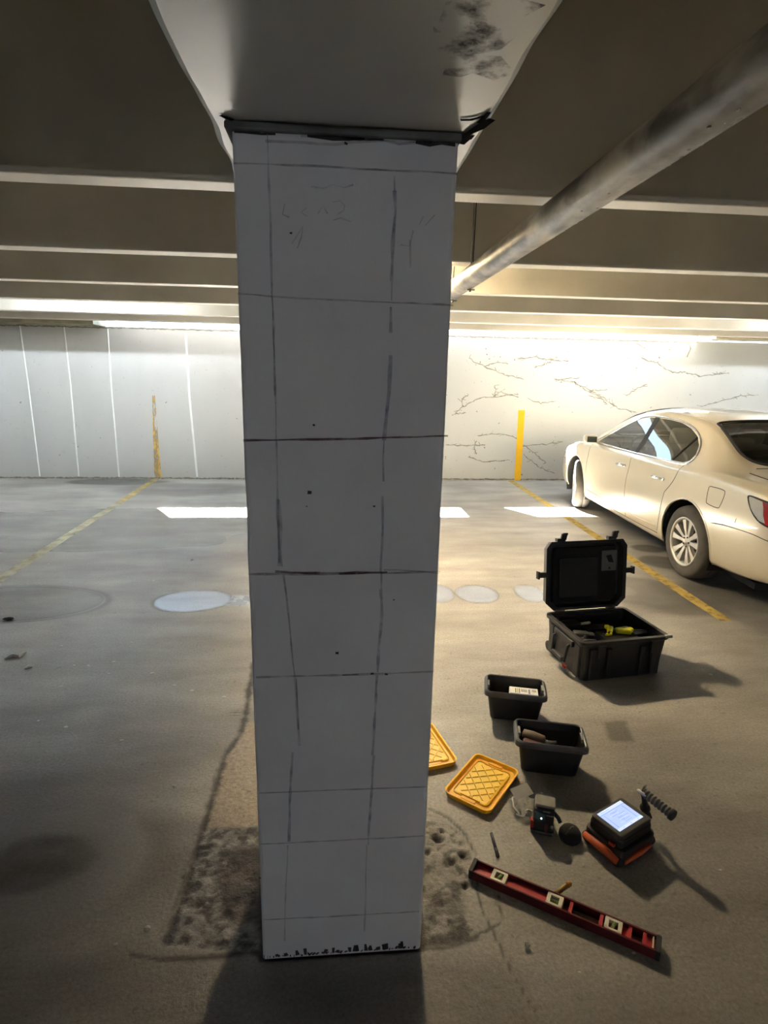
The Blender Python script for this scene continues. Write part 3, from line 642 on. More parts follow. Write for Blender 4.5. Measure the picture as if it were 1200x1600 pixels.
# ================================================================== PIPE AND LAMP
PXc, PZc, PR = 0.811, 2.180, 0.0602
def pipe_mat():
    m = pmat('dusty_grey_pipe', (0.52, 0.49, 0.43), (0.10, 0.092, 0.08), scale=8.0, rough=0.45, bump=0.7, bscale=26, detail=10, contrast=0.12, rvar=0.12, stretch=(1, .5, 1))
    return m
pr = empty('drain_pipe', (PXc, 0, PZc))
tag(pr, 'long grey drain pipe with flaking dust hung under the ceiling, right of the column', 'pipe')
b = MB(); ys = list(np.arange(-3.0, 8.2, 0.25))
b.tube([(0, y, 0) for y in ys], PR, 40); b.build('pipe', pipe_mat(), pr)
m_cast = pmat('flaked_lime', (0.62, 0.60, 0.54), (0.42, 0.40, 0.35), scale=30, rough=0.9, bump=0.6, bscale=80)
for y, r2, ln in ((4.15, 0.0655, 0.02), (3.62, 0.0645, 0.02), (1.55, 0.066, 0.012)):
    b = MB(); b.tube([(0, y - ln, 0), (0, y - ln, 0), (0, y + ln, 0)], r2, 40, cap=True)
    if y > 3:
        b.tube([(0, y, 0), (0, y, -0.078)], 0.004, 8); b.ball((0, y, -0.076), 0.008, 6); b.tube([(-0.02, y, -0.07), (0.028, y, -0.07)], 0.005, 8)
        b.tube([(0, y, PR), (0, y, 0.90)], 0.005, 8)
    cpart = b.build('pipe_clamp' if y > 3 else 'coupling', pmat('galvanised_steel', (0.38, 0.37, 0.34), (0.22, 0.21, 0.2), scale=12, rough=0.45, metal=0.8), pr)
b = MB()
for i in range(70):
    y = rnd.uniform(1.0, 3.6); a = rnd.uniform(-2.0, -0.2); s_ = rnd.uniform(0.0015, 0.0045)
    b.ball((PR * math.cos(a), y, PR * math.sin(a)), s_, 4, sq=(1, 1.6, 0.5))
o = b.build('lime_flakes', m_cast, pr); o['kind'] = 'stuff'
lm = empty('ceiling_light', (0.46, 4.68, 2.43))
tag(lm, 'ceiling lamp hidden between the joists behind the column', 'lamp')
b = MB(); b.lathe([(0.001, 0.05), (0.10, 0.05), (0.11, 0.02), (0.11, -0.004), (0.096, -0.006), (0.096, 0.004), (0.001, 0.004)], seg=28); b.tube([(0, 0, 0.05), (0, 0, 0.67)], 0.012, 10)
b.build('housing', pmat('lamp_housing', (0.5, 0.5, 0.48), rough=0.5), lm)
b = MB(); b.lathe([(0.001, -0.006), (0.05, -0.005), (0.094, 0.001)], seg=28)
b.build('diffuser', pmat('lamp_glow', (0.9, 0.85, 0.7), emis=(1.0, 0.80, 0.50), estr=LAMP), lm)

def fill_tube(x, y, z, L_, glow, label):  # added fill lamps, kept out of view, to lift wall and column
    r = empty('fill_tube', (x, y, z)); tag(r, label, 'lamp')
    b = MB(); b.rbox((0, 0, 0.05), (L_ + .06, .14, .05), .01); b.tube([(-L_ / 3, 0, .07), (-L_ / 3, 0, 3.1 - z)], .008, 8); b.tube([(L_ / 3, 0, .07), (L_ / 3, 0, 3.1 - z)], .008, 8)
    b.build('housing', m_hous, r)
    b = MB(); b.tube([(-L_ / 2, 0, 0), (L_ / 2, 0, 0)], .016, 10); b.build('tube', glow, r)
    b = MB(); b.box((-L_ / 2 - .01, 0, .01), (.02, .05, .06)); b.build('socket', m_hous, r)
    b = MB(); b.box((L_ / 2 + .01, 0, .01), (.02, .05, .06)); b.build('socket', m_hous, r)
m_hous = pmat('fill_tube_white', (0.6, 0.6, 0.58), rough=0.5)
g1 = pmat('cool_fill_glow', (0.9, 0.95, 1.0), emis=(0.86, 0.94, 1.0), estr=TUBE); g2 = pmat('dim_fill_glow', (0.9, 0.95, 1.0), emis=(0.84, 0.90, 1.0), estr=FILL_TUBE_B)
fill_tube(-5.6, 7.25, 2.60, 1.2, g1, 'added unseen fill tube tucked between the far joists at the left')
fill_tube(-2.9, 7.25, 2.60, 1.2, g1, 'added unseen fill tube tucked between the far joists, left of the column')
fill_tube(6.8, 7.25, 2.60, 1.2, g1, 'added unseen fill tube tucked between the far joists above the car')
fill_tube(-2.6, -7.2, 2.16, 1.2, g2, 'added unseen fill tube between the joists behind the viewer, left side')
fill_tube(2.6, -7.2, 2.16, 1.2, g2, 'added unseen fill tube between the joists behind the viewer, right side')

# ================================================================== CAR
def pchip(xs, ys, x):
    xs = np.array(xs, float); ys = np.array(ys, float); h = np.diff(xs); dl = np.diff(ys) / h; n = len(xs)
    m = np.zeros(n); m[0] = dl[0]; m[-1] = dl[-1]
    for i in range(1, n - 1):
        if dl[i - 1] * dl[i] > 0:
            w1 = 2 * h[i] + h[i - 1]; w2 = h[i] + 2 * h[i - 1]; m[i] = (w1 + w2) / (w1 / dl[i - 1] + w2 / dl[i])
    x = np.clip(x, xs[0], xs[-1]); i = np.clip(np.searchsorted(xs, x) - 1, 0, n - 2); t = (x - xs[i]) / h[i]
    return ((2 * t**3 - 3 * t**2 + 1) * ys[i] + (t**3 - 2 * t**2 + t) * h[i] * m[i] + (-2 * t**3 + 3 * t**2) * ys[i + 1] + (t**3 - t**2) * h[i] * m[i + 1])
# station table: s from the rear bumper, then zb, Y, zsh, yg, zg, yr, zr, zt
ST = [
 (0.000, .44, .58, .60, .52, .66, .38, .685, .69),
 (0.012, .38, .66, .62, .60, .70, .44, .735, .745),
 (0.050, .33, .745, .68, .67, .80, .52, .84, .85),
 (0.100, .30, .80, .78, .72, .905, .58, .955, .965),
 (0.170, .28, .835, .85, .75, .965, .60, 1.005, 1.02),
 (0.300, .26, .865, .885, .775, .985, .61, 1.02, 1.04),
 (0.500, .24, .885, .90, .80, .995, .62, 1.03, 1.05),
 (0.680, .23, .892, .905, .81, .998, .64, 1.04, 1.055),
 (0.780, .22, .895, .905, .815, 1.0, .66, 1.07, 1.075),
 (1.000, .20, .90, .905, .822, .995, .655, 1.185, 1.19),
 (1.250, .19, .905, .90, .828, .985, .62, 1.295, 1.32),
 (1.450, .19, .905, .895, .832, .975, .60, 1.345, 1.385),
 (1.800, .19, .905, .89, .835, .965, .595, 1.375, 1.435),
 (2.250, .19, .905, .88, .838, .955, .595, 1.380, 1.455),
 (2.600, .19, .905, .875, .838, .948, .60, 1.355, 1.44),
 (2.850, .19, .905, .87, .835, .943, .62, 1.305, 1.39),
 (3.100, .19, .905, .865, .83, .938, .66, 1.215, 1.28),
 (3.350, .19, .903, .86, .825, .933, .71, 1.095, 1.15),
 (3.550, .19, .90, .855, .818, .928, .75, .985, 1.035),
 (3.680, .19, .898, .85, .81, .920, .74, .960, 1.0),
 (4.000, .20, .888, .82, .785, .880, .66, .920, .955),
 (4.300, .21, .868, .775, .75, .825, .60, .870, .900),
 (4.550, .22, .82, .72, .69, .755, .53, .795, .820),
 (4.700, .23, .745, .66, .62, .695, .45, .725, .740),
 (4.790, .25, .655, .59, .54, .635, .37, .66, .67),
 (4.835, .30, .54, .53, .44, .575, .30, .595, .60),
 (4.845, .36, .44, .49, .36, .53, .24, .545, .55)]
SS = [q[0] for q in ST]
def stv(j, s): return pchip(SS, [q[j] for q in ST], s)
ns = axis([(0, 0.2, 0.01), (0.2, 4.6, 0.035), (4.6, 4.845, 0.012)])
def section(s):
    zb, Y, zsh, yg, zg, yr, zr, zt = [float(stv(j, np.array(s))) for j in range(1, 9)]
    mz = zb + (zsh - zb) * 0.5
    p = [(0, zb), (Y * .78, zb), (Y - .075, zb + .012), (Y - .035, zb + .06), (Y - .014, zb + (zsh - zb) * .26), (Y, mz), (Y - .003, zb + (zsh - zb) * .72), (Y - .018, zb + (zsh - zb) * .88), ((Y + yg) / 2 + .008, zsh + (zg - zsh) * .35), (yg + .012, zg - .008), (yg, zg + .004),
         (yg + (yr - yg) * .5 + .012 * min(1, (zr - zg) * 4), zg + (zr - zg) * .5), (yr + .012, zr - .012 * min(1, (zr - zg) * 5)), (yr - .03, zr + (zt - zr) * .30), (yr - .12, zr + (zt - zr) * .60), (yr * .45, zr + (zt - zr) * .92), (0, zt)]
    return p
def densify(p, cnt=4):
    p = np.array(p); out = []
    n = len(p)
    for i in range(n - 1):
        p0 = p[max(i - 1, 0)] if i > 0 else p[0] * 2 - p[1]; p1 = p[i]; p2 = p[i + 1]; p3 = p[min(i + 2, n - 1)] if i < n - 2 else p[-1] * 2 - p[-2]
        d1 = np.linalg.norm(p2 - p1) + 1e-9
        m1 = (p2 - p0) / (np.linalg.norm(p2 - p1) + np.linalg.norm(p1 - p0) + 1e-9) * d1
        m2 = (p3 - p1) / (np.linalg.norm(p3 - p2) + np.linalg.norm(p2 - p1) + 1e-9) * d1
        for k in range(cnt):
            t = k / cnt
            out.append((2 * t**3 - 3 * t**2 + 1) * p1 + (t**3 - 2 * t**2 + t) * m1 + (-2 * t**3 + 3 * t**2) * p2 + (t**3 - t**2) * m2)
    out.append(p[-1]); return np.array(out)
rings = []
for s in ns:
    q = densify(section(s)); left = [(s, a, b) for a, b in q]; right = [(s, -a, b) for a, b in q[-2:0:-1]]
    rings.append(left + right)
NR = len(rings[0])
# local car axes: x = forward, y = left (towards the viewer's side), z = up
bm = bmesh.new(); V = [[bm.verts.new(v) for v in r] for r in rings]
for i in range(len(rings) - 1):
    for k in range(NR): bm.faces.new((V[i][k], V[i][(k + 1) % NR], V[i + 1][(k + 1) % NR], V[i + 1][k]))
bm.faces.new(V[0]); bm.faces.new(list(reversed(V[-1])))
bmesh.ops.recalc_face_normals(bm, faces=bm.faces[:]); bm.normal_update()
skin = BVHTree.FromBMesh(bm)
def side(s, z, sg=1, off=0.0):
    h = skin.ray_cast(Vector((s, 2.0 * sg, z)), Vector((0, -sg, 0)))
    return (h[0] + h[1] * off) if h[0] is not None else Vector((s, 0.8 * sg, z))
def top(s, y, off=0.0):
    h = skin.ray_cast(Vector((s, y, 3.0)), Vector((0, 0, -1)))
    return (h[0] + h[1] * off) if h[0] is not None else Vector((s, y, 1.0))
def smooth_poly(pts, n=6, closed=True):
    out = []; m = len(pts)
    for i in range(m if closed else m - 1):
        g = lambda k: np.array(pts[k % m] if closed else pts[min(max(k, 0), m - 1)], float)
        p0, p1, p2, p3 = g(i - 1), g(i), g(i + 1), g(i + 2)
        for k in range(n):
            t = k / n; out.append(tuple(0.5 * ((2 * p1) + (-p0 + p2) * t + (2 * p0 - 5 * p1 + 4 * p2 - p3) * t * t + (-p0 + 3 * p1 - 3 * p2 + p3) * t ** 3)))
    if not closed: out.append(tuple(pts[-1]))
    return out
def cut(poly, ax, test):
    """cut the skin along a convex outline (ax = the axis dropped) and return the faces inside"""
    P2 = [Vector((p[0], 0, p[1])) if ax == 1 else Vector((p[0], p[1], 0)) for p in poly]
    cen = sum(P2, Vector()) / len(P2); x0 = min(p[0] for p in poly) - .05; x1 = max(p[0] for p in poly) + .05
    for i in range(len(P2)):
        a = P2[i]; b = P2[(i + 1) % len(P2)]; d = b - a
        if d.length < 1e-5: continue
        nrm = Vector((d.z, 0, -d.x)) if ax == 1 else Vector((d.y, -d.x, 0))
        mid = (a + b) / 2; R_ = d.length / 2 + 0.05
        def near(f):
            c = f.calc_center_median()
            if not test(c): return False
            q = Vector((c.x, 0, c.z)) if ax == 1 else Vector((c.x, c.y, 0))
            return (q - mid).length < R_
        fs = [f for f in bm.faces if x0 < f.calc_center_median().x < x1 and near(f)]
        if not fs: continue
        geo = set(fs)
        for f in fs: geo.update(f.edges); geo.update(f.verts)
        bmesh.ops.bisect_plane(bm, geom=list(geo), plane_co=a, plane_no=nrm.normalized(), dist=1e-5)
    px = np.array([p[0] for p in poly]); pts = [(p[0], p[1]) for p in poly]
    out = []
    for f in bm.faces:
        c = f.calc_center_median()
        if x0 < c.x < x1 and test(c):
            u, v = (c.x, c.z) if ax == 1 else (c.x, c.y); ins = False; n = len(pts)
            for i in range(n):
                ax_, ay = pts[i]; bx, by = pts[(i + 1) % n]
                if (ay > v) != (by > v) and u < (bx - ax_) * (v - ay) / (by - ay) + ax_: ins = not ins
            if ins: out.append(f)
    return out
layer = bm.faces.layers.int.new('piece')
def mark(faces, k):
    for f in faces: f[layer] = k
REAR_AX, FRONT_AX, WR = 1.10, 3.83, 0.327
FW = [(3.36, .958), (3.12, 1.09), (2.86, 1.225), (2.66, 1.30), (2.44, 1.335), (2.35, 1.338), (2.30, 1.10), (2.30, .972)]
RW = [(2.22, .976), (2.22, 1.10), (2.26, 1.338), (2.05, 1.34), (1.82, 1.328), (1.62, 1.293), (1.44, 1.232), (1.33, 1.16), (1.285, 1.09), (1.305, 1.03), (1.38, 1.0), (1.55, .992)]
WS = [(3.60, 0), (3.56, .34), (3.46, .56), (3.30, .63), (2.95, .585), (2.72, .54), (2.69, .3), (2.69, 0), (2.69, -.3), (2.72, -.54), (2.95, -.585), (3.30, -.63), (3.46, -.56), (3.56, -.34)]
BL = [(0.745, 0), (0.755, .30), (0.80, .49), (0.90, .585), (1.05, .59), (1.30, .545), (1.40, .505), (1.42, .3), (1.43, 0), (1.42, -.3), (1.40, -.505), (1.30, -.545), (1.05, -.59), (0.90, -.585), (0.80, -.49), (0.755, -.30)]
TL = [(0.03, .845), (0.10, .872), (0.24, .888), (0.385, .90), (0.40, .880), (0.34, .80), (0.24, .735), (0.10, .705), (0.03, .70)]
HL = [(4.28, .80), (4.50, .745), (4.70, .665), (4.70, .60), (4.50, .61), (4.36, .67)]
for sg in (1, -1):
    for ax_s, rr in ((REAR_AX, .372), (FRONT_AX, .378)):
        poly = [(ax_s + rr * math.cos(2 * math.pi * k / 32), .335 + rr * math.sin(2 * math.pi * k / 32)) for k in range(32)]
        bmesh.ops.delete(bm, geom=cut(poly, 1, lambda c, sg=sg: c.y * sg > 0.60), context='FACES')
    mark(cut(FW, 1, lambda c, sg=sg: c.y * sg > .4), 1 if sg > 0 else 2)
    mark(cut(RW, 1, lambda c, sg=sg: c.y * sg > .4), 3 if sg > 0 else 4)
    mark(cut(TL, 1, lambda c, sg=sg: c.y * sg > .3), 7 if sg > 0 else 8)
    mark(cut(HL, 1, lambda c, sg=sg: c.y * sg > .3), 9 if sg > 0 else 10)
mark(cut(WS, 2, lambda c: c.z > .96), 5); mark(cut(BL, 2, lambda c: c.z > .98), 6)
def piece(k, name, mat_, parent, push=0.0):
    b2 = bm.copy(); ly = b2.faces.layers.int['piece']
    bmesh.ops.delete(b2, geom=[f for f in b2.faces if f[ly] != k], context='FACES')
    if push:
        b2.normal_update()
        for v in b2.verts: v.co += v.normal * push
    for f in b2.faces: f.smooth = True
    me_ = bpy.data.meshes.new(name); b2.to_mesh(me_); b2.free(); me_.materials.append(mat_)
    o = bpy.data.objects.new(name, me_); col.objects.link(o); o.parent = parent; return o
def car_paint():
    m = pmat('champagne_car_paint', (0.72, 0.65, 0.505), (0.69, 0.62, 0.48), scale=2.0, rough=0.28, metal=0.25, coat=1.0, spec=0.5)
    return m
def glass_mat(name, tint):
    m, nt, b = new_mat(name); L = nt.links; nt.nodes.remove(b)
    out = nt.nodes['Material Output']
    g = nd(nt, 'ShaderNodeBsdfGlossy'); g.inputs['Roughness'].default_value = 0.02; g.inputs['Color'].default_value = (1, 1, 1, 1)
    t = nd(nt, 'ShaderNodeBsdfTransparent'); t.inputs['Color'].default_value = c4(tint)
    fr = nd(nt, 'ShaderNodeFresnel'); fr.inputs['IOR'].default_value = 1.75
    no = nd(nt, 'ShaderNodeTexNoise'); no.inputs['Scale'].default_value = 3
    x = nd(nt, 'ShaderNodeMixShader'); L.new(fr.outputs[0], x.inputs[0]); L.new(t.outputs[0], x.inputs[1]); L.new(g.outputs[0], x.inputs[2])
    L.new(x.outputs[0], out.inputs['Surface']); return m
car = empty('car', (0, 0, 0))
tag(car, 'champagne cream four-door sedan parked nose to the wall, seen from its rear left', 'car')
paint = car_paint(); m_glass = glass_mat('green_tinted_glass', (0.42, 0.52, 0.46)); m_glassr = glass_mat('rear_glass', (0.22, 0.26, 0.24))
m_rub = pmat('black_rubber', (0.035, 0.034, 0.033), (0.02, 0.02, 0.02), scale=20, rough=0.7)
m_chr = pmat('chrome', (0.75, 0.75, 0.73), (0.6, 0.6, 0.58), scale=4, rough=0.15, metal=1.0)
m_under = pmat('underbody_black', (0.02, 0.02, 0.02), rough=0.9)
body = piece(0, 'body', paint, car)
piece(1, 'side_window', m_glass, car); piece(2, 'side_window', m_glass, car); piece(3, 'side_window', m_glass, car); piece(4, 'side_window', m_glass, car)
piece(5, 'windshield', m_glass, car); piece(6, 'rear_window', m_glassr, car)
m_tail = pmat('tail_lamp_red', (0.55, 0.03, 0.03), (0.38, 0.02, 0.02), scale=10, rough=0.12, coat=1.0)
m_clear = pmat('clear_lamp_lens', (0.62, 0.60, 0.57), (0.45, 0.44, 0.42), scale=12, rough=0.1, coat=1.0)
for k in (7, 8):
    t = piece(k, 'tail_light', m_tail, car, 0.004); sg = 1 if k == 7 else -1
    t['label'] = 'red tail light with clear outer corner'
    lens = MB(); pl = [(0.388, .897), (0.392, .880), (0.34, .80), (0.25, .742), (0.205, .738), (0.235, .79), (0.25, .84), (0.27, .882)]
    vs = [side(a, b_, sg, 0.007) for a, b_ in pl]; lens.add(vs + [sum(vs, Vector()) / len(vs)], [(i, (i + 1) % len(vs), len(vs)) for i in range(len(vs))], 0, True)
    lens.build('lens_corner', m_clear, t)
    b = MB(); b.tube([side(a, z, sg, 0.004) for a, z in smooth_poly(TL, 4)], 0.006, 6, closed=True); b.build('lamp_edge', m_rub, t)
for k in (9, 10): piece(k, 'headlight', m_clear, car, 0.003)
# trim round the glass
for sg in (1, -1):
    b = MB(); DLO = [(3.40, .955), (3.12, 1.098), (2.86, 1.233), (2.66, 1.312), (2.44, 1.348), (2.25, 1.353), (2.05, 1.352), (1.82, 1.340), (1.61, 1.305), (1.425, 1.242), (1.31, 1.165), (1.262, 1.09), (1.285, 1.018), (1.37, .985), (1.55, .978), (2.25, .962), (2.9, .95)]
    b.tube([side(a, z, sg, 0.002) for a, z in smooth_poly(DLO, 5)], 0.010, 8, closed=True); o = b.build('window_trim', m_chr, car); o['label'] = 'bright window surround'
    b = MB(); pl = [(2.30, .965), (2.30, 1.10), (2.355, 1.342), (2.255, 1.342), (2.215, 1.10), (2.215, .965)]
    vs = [side(a, z, sg, 0.004) for a, z in pl]; b.add(vs, [(0, 1, 4, 5), (1, 2, 3, 4)], 0, True); b.build('pillar_cover', m_rub, car)
    b = MB(); b.tube([side(a, z, sg, 0.002) for a, z in ((1.56, 1.0), (1.50, 1.10), (1.43, 1.225))], 0.010, 8); b.build('window_divider', m_rub, car)
    # panel gaps
    b = MB()
    def seam(pts, r=0.0035, n=6, closed=False):
        b.tube([side(a, z, sg, -0.0012) for a, z in smooth_poly(pts, n, closed)], r, 6, closed=closed)
    seam([(3.42, .94), (3.44, .80), (3.42, .55), (3.40, .30)]); seam([(2.27, .955), (2.285, .75), (2.28, .50), (2.25, .27)])
    seam([(1.33, .985), (1.36, .88), (1.42, .78), (1.485, .70)]); seam([(1.485, .70), (1.50, .62), (1.52, .50), (1.56, .30)]); seam([(1.56, .275), (2.25, .262), (3.40, .27)])
    if sg > 0: seam([(0.86, .87), (0.80, .885), (0.68, .885), (0.655, .86), (0.67, .755), (0.70, .735), (0.82, .74), (0.85, .765)], 0.0035, 5, True)
    seam([(0.735, .60), (0.55, .625), (0.30, .635), (0.14, .62), (0.06, .66)]); seam([(4.20, .62), (4.45, .60)])
    b.build('panel_gap', m_rub, car)
    b = MB(); b.tube([side(a, z, sg, 0.001) for a, z in ((3.38, .335), (2.9, .325), (2.0, .325), (1.58, .335))], 0.006, 6); b.build('sill_crease', paint, car)
    for hs in (2.42, 1.60):
        b = MB(); b.tube([side(hs + .15, .800, sg, .016), side(hs + .09, .806, sg, .030), side(hs, .81, sg, .030), side(hs - .04, .81, sg, .014)], [.010, .012, .013, .010], 10); 
        b.ball(tuple(side(hs - .045, .81, sg, .008)), .02, 8, sq=(1.1, .6, .9)); b.build('door_handle', m_chr, car)
    mr = empty('mirror', (0, 0, 0)); mr.parent = car; c = side(3.20, .99, sg)
    b = MB(); c2 = Vector((3.22, sg * 0.97, 1.005))
    prof = []
    b.rbox(c2, (0.13, .17, .115), .045, 0, RZ(0.12 * -sg), 4, er=.04); b.tube([c2 + Vector((0.01, -sg * .07, -.03)), Vector((3.24, sg * .84, .955))], [.03, .025], 8)
    o = b.build('mirror_housing', paint, mr, smooth=True)
    b = MB(); b.rbox(c2 + Vector((-.066, 0, .003)), (.006, .115, .07), .002, 0, RZ(0.12 * -sg)); b.build('mirror_glass', pmat('mirror_face', (.16, .19, .17), rough=.1, metal=.6), mr)
# roof drip strips, antenna base
for sg in (1, -1):
    b = MB(); b.tube([top(a, sg * (float(stv(6, np.array(a))) - .045), .001) for a in np.arange(1.3, 2.8, .1)], .005, 6); b.build('roof_strip', paint, car)
b = MB(); b.tube([top(a, y, .003) for a, y in smooth_poly([(q[0] + (.012 if q[0] > 1.2 else -.012), q[1] * 1.02) for q in BL], 4)], .014, 6, closed=True); b.build('rear_window_seal', m_rub, car)
b = MB(); b.tube([top(a, y, .001) for a, y in smooth_poly(WS, 4)], .009, 6, closed=True); b.build('windshield_seal', m_rub, car)
b = MB(); b.ball(tuple(top(2.0, .50, .004)), .011, 8, sq=(6.0, 1, .7)); b.build('roof_rack_cap', m_chr, car)
b = MB(); b.tube([top(.72, y, .001) for y in np.arange(-.60, .61, .1)], .004, 6)
for sg in (1, -1): b.tube([top(a, sg * .69, .001) for a in np.arange(.17, .73, .07)], .004, 6)
b.build('boot_gap', m_rub, car)
# wheel wells
for ax_s in (REAR_AX, FRONT_AX):
    for sg in (1, -1):
        b = MB(); n = 24; vs = []; fs = []
        for k in range(n + 1):
            a = math.radians(-25 + 230 * k / n)
            for y in (.885, .55): vs.append((ax_s + .375 * math.cos(a), sg * (y if y < .6 else .855), .335 + .375 * math.sin(a)))
        for k in range(n): fs.append((2 * k, 2 * k + 2, 2 * k + 3, 2 * k + 1))
        b.add(vs, fs); c = [vs[2 * k + 1] for k in range(n + 1)]; b.add(c, [tuple(range(n + 1))]); b.build('wheel_well', m_under, car)
        b = MB(); arc = []
        for k in range(25):
            a = math.radians(-14 + 208 * k / 24); arc.append(side(ax_s + .382 * math.cos(a), .335 + .382 * math.sin(a), sg, -0.004))
        b.tube(arc, .011, 8); b.build('wheel_arch_lip', paint, car)
# wheels
m_tyre = pmat('dusty_tyre', (0.105, 0.095, 0.082), (0.07, 0.065, 0.057), scale=14, rough=0.85, bump=.2, bscale=60)
m_alloy = pmat('silver_alloy', (0.62, 0.59, 0.52), (0.50, 0.47, 0.41), scale=8, rough=0.38, metal=0.55)
def wheel(s, sg, steer=0.0):
    w_ = empty('wheel', (s, sg * .775, WR)); w_.parent = car; w_.rotation_euler = (0, 0, steer)
    R0 = RX(-sg * math.pi / 2)   # local z of the lathe points outwards
    b = MB()
    b.lathe([(.213, -.10), (.245, -.108), (.295, -.105), (.320, -.085), (.327, -.05), (.3275, -.02), (.324, -.018), (.324, -.012), (.3275, -.010), (.3275, .03), (.327, .05), (.319, .088), (.295, .106), (.245, .112), (.222, .104), (.215, .098), (.213, -.10)], rot=R0, seg=56)
    b.build('tyre', m_tyre, w_)
    b = MB(); b.lathe([(.205, -.09), (.19, .02), (.198, .085), (.216, .098), (.222, .106), (.215, .110), (.203, .104), (.196, .090), (.186, .02), (.195, -.09)], rot=R0, seg=56)
    for k in range(10):
        a0 = 2 * math.pi * k / 10 + (.045 if k % 2 else -.045); c_, s_ = math.cos(a0), math.sin(a0)
        def sp(r, t, h): return R0 @ Vector((r * c_ - t * s_, r * s_ + t * c_, h))
        vs = [sp(.045, -.013, .078), sp(.045, .013, .078), sp(.12, -.017, .088), sp(.12, .017, .088), sp(.200, -.028, .095), sp(.200, .028, .095)]
        lo = [sp(.045, -.016, .045), sp(.045, .016, .045), sp(.12, -.018, .055), sp(.12, .018, .055), sp(.200, -.030, .06), sp(.200, .030, .06)]
        b.add(vs + lo, [(0, 1, 3, 2), (2, 3, 5, 4), (0, 2, 8, 6), (2, 4, 10, 8), (1, 7, 9, 3), (3, 9, 11, 5)], 0, False)
    b.lathe([(.001, .090), (.022, .090), (.026, .084), (.030, .082), (.058, .080), (.064, .070), (.066, .045)], rot=R0, seg=32)
    b.build('rim', m_alloy, w_)
    for k in range(5):
        b = MB(); a0 = 2 * math.pi * (k + .5) / 5; p = R0 @ Vector((.043 * math.cos(a0), .043 * math.sin(a0), .078)); q = R0 @ Vector((.043 * math.cos(a0), .043 * math.sin(a0), .086)); b.cyl(p, q, .008, 8)
        b.build('wheel_nut', m_rub, w_)
    b = MB(); b.lathe([(.001, .03), (.15, .03), (.15, .018), (.192, .018), (.192, -.06)], rot=R0, seg=40); b.build('brake_disc', pmat('rusty_brake_disc', (.10, .085, .07), (.05, .045, .04), scale=18, rough=.6, metal=.3), w_)
for s_, sg_, st_ in ((REAR_AX, 1, 0), (REAR_AX, -1, 0), (FRONT_AX, 1, -0.30), (FRONT_AX, -1, -0.30)): wheel(s_, sg_, st_)
# cabin
m_seat = pmat('tan_leather', (0.42, 0.36, 0.27), (0.34, 0.29, 0.21), scale=6, rough=.5)
m_trim = pmat('cabin_trim', (0.12, 0.11, 0.095), (.08, .075, .065), scale=5, rough=.7)
def seat(s, y, wd, name='car_seat'):
    e_ = empty(name, (s, y, .45)); e_.parent = car
    b = MB(); b.rbox((.12, 0, 0), (.52, wd, .16), .05, 0, RY(-.1), 4, er=.05); b.build('seat_cushion', m_seat, e_, smooth=True)
    b = MB(); b.rbox((-.20, 0, .34), (.14, wd * .96, .60), .05, 0, RY(-.32), 4, er=.05); b.build('seat_back', m_seat, e_, smooth=True)
    for yy in ((0,) if wd < .8 else (-.38, .38)):
        b = MB(); b.rbox((-.315, yy, .71), (.10, .26, .17), .04, 0, RY(-.22), 4, er=.04); b.tube([(-.29, yy - .05, .58), (-.30, yy - .05, .68)], .006, 6); b.tube([(-.29, yy + .05, .58), (-.30, yy + .05, .68)], .006, 6); b.build('headrest', m_seat, e_, smooth=True)
seat(2.55, .37, .50); seat(2.55, -.37, .50); seat(1.62, 0, 1.25)
b = MB(); b.box((2.2, 0, .28), (3.3, 1.5, .04)); b.rbox((3.30, 0, .80), (.50, 1.38, .28), .08, 0, None, 4); b.rbox((1.06, 0, .90), (.55, 1.20, .03), .01); b.build('cabin_floor', m_trim, car)
b = MB(); 
for y, a0 in ((.37, 0),):
    pts = [(3.00 + .05 * math.sin(k * math.pi / 10), y + .18 * math.cos(k * math.pi / 10), .92 + .16 * math.sin(k * math.pi / 10)) for k in range(20)]
    b.tube(pts, .014, 8, closed=True)
b.tube([(3.0, .37, .92), (3.2, .37, .85)], .03, 8); b.build('steering_wheel', m_trim, car)
b = MB(); b.box((2.3, 0, .20), (3.9, 1.45, .05)); b.tube([(1.1, -.7, .3), (1.1, .7, .3)], .05, 8); b.tube([(3.83, -.7, .3), (3.83, .7, .3)], .04, 8); b.rbox((.55, .3, .27), (.5, .4, .14), .06); b.build('underbody', m_under, car)
b = MB(); b.rbox((-.004, 0, .80), (.02, .34, .15), .006); b.build('plate_recess', m_trim, car)
b = MB()
for y, z in ((.885, .70),):
    b.ribbon([side(.46, .71, 1, 0), side(.463, .665, 1, 0)], .008, (0, 1, 0), 0, .003, rnd, off=.001)
b.build('scuff', m_rub, car)
CAR_S = 0.925; CAR_L = 0.97; th = math.radians(3.6)
c0 = Vector((2.885, 4.375, 0)); fw = Vector((math.sin(th), math.cos(th), 0)); lf = Vector((-math.cos(th), math.sin(th), 0))
org = c0 - fw * REAR_AX * CAR_L - lf * .88 * CAR_S
car.matrix_world = Matrix(((fw.x, lf.x, 0, org.x), (fw.y, lf.y, 0, org.y), (0, 0, 1, 0), (0, 0, 0, 1))) @ Matrix.Diagonal((CAR_L, CAR_S, CAR_S, 1))
bm.free()

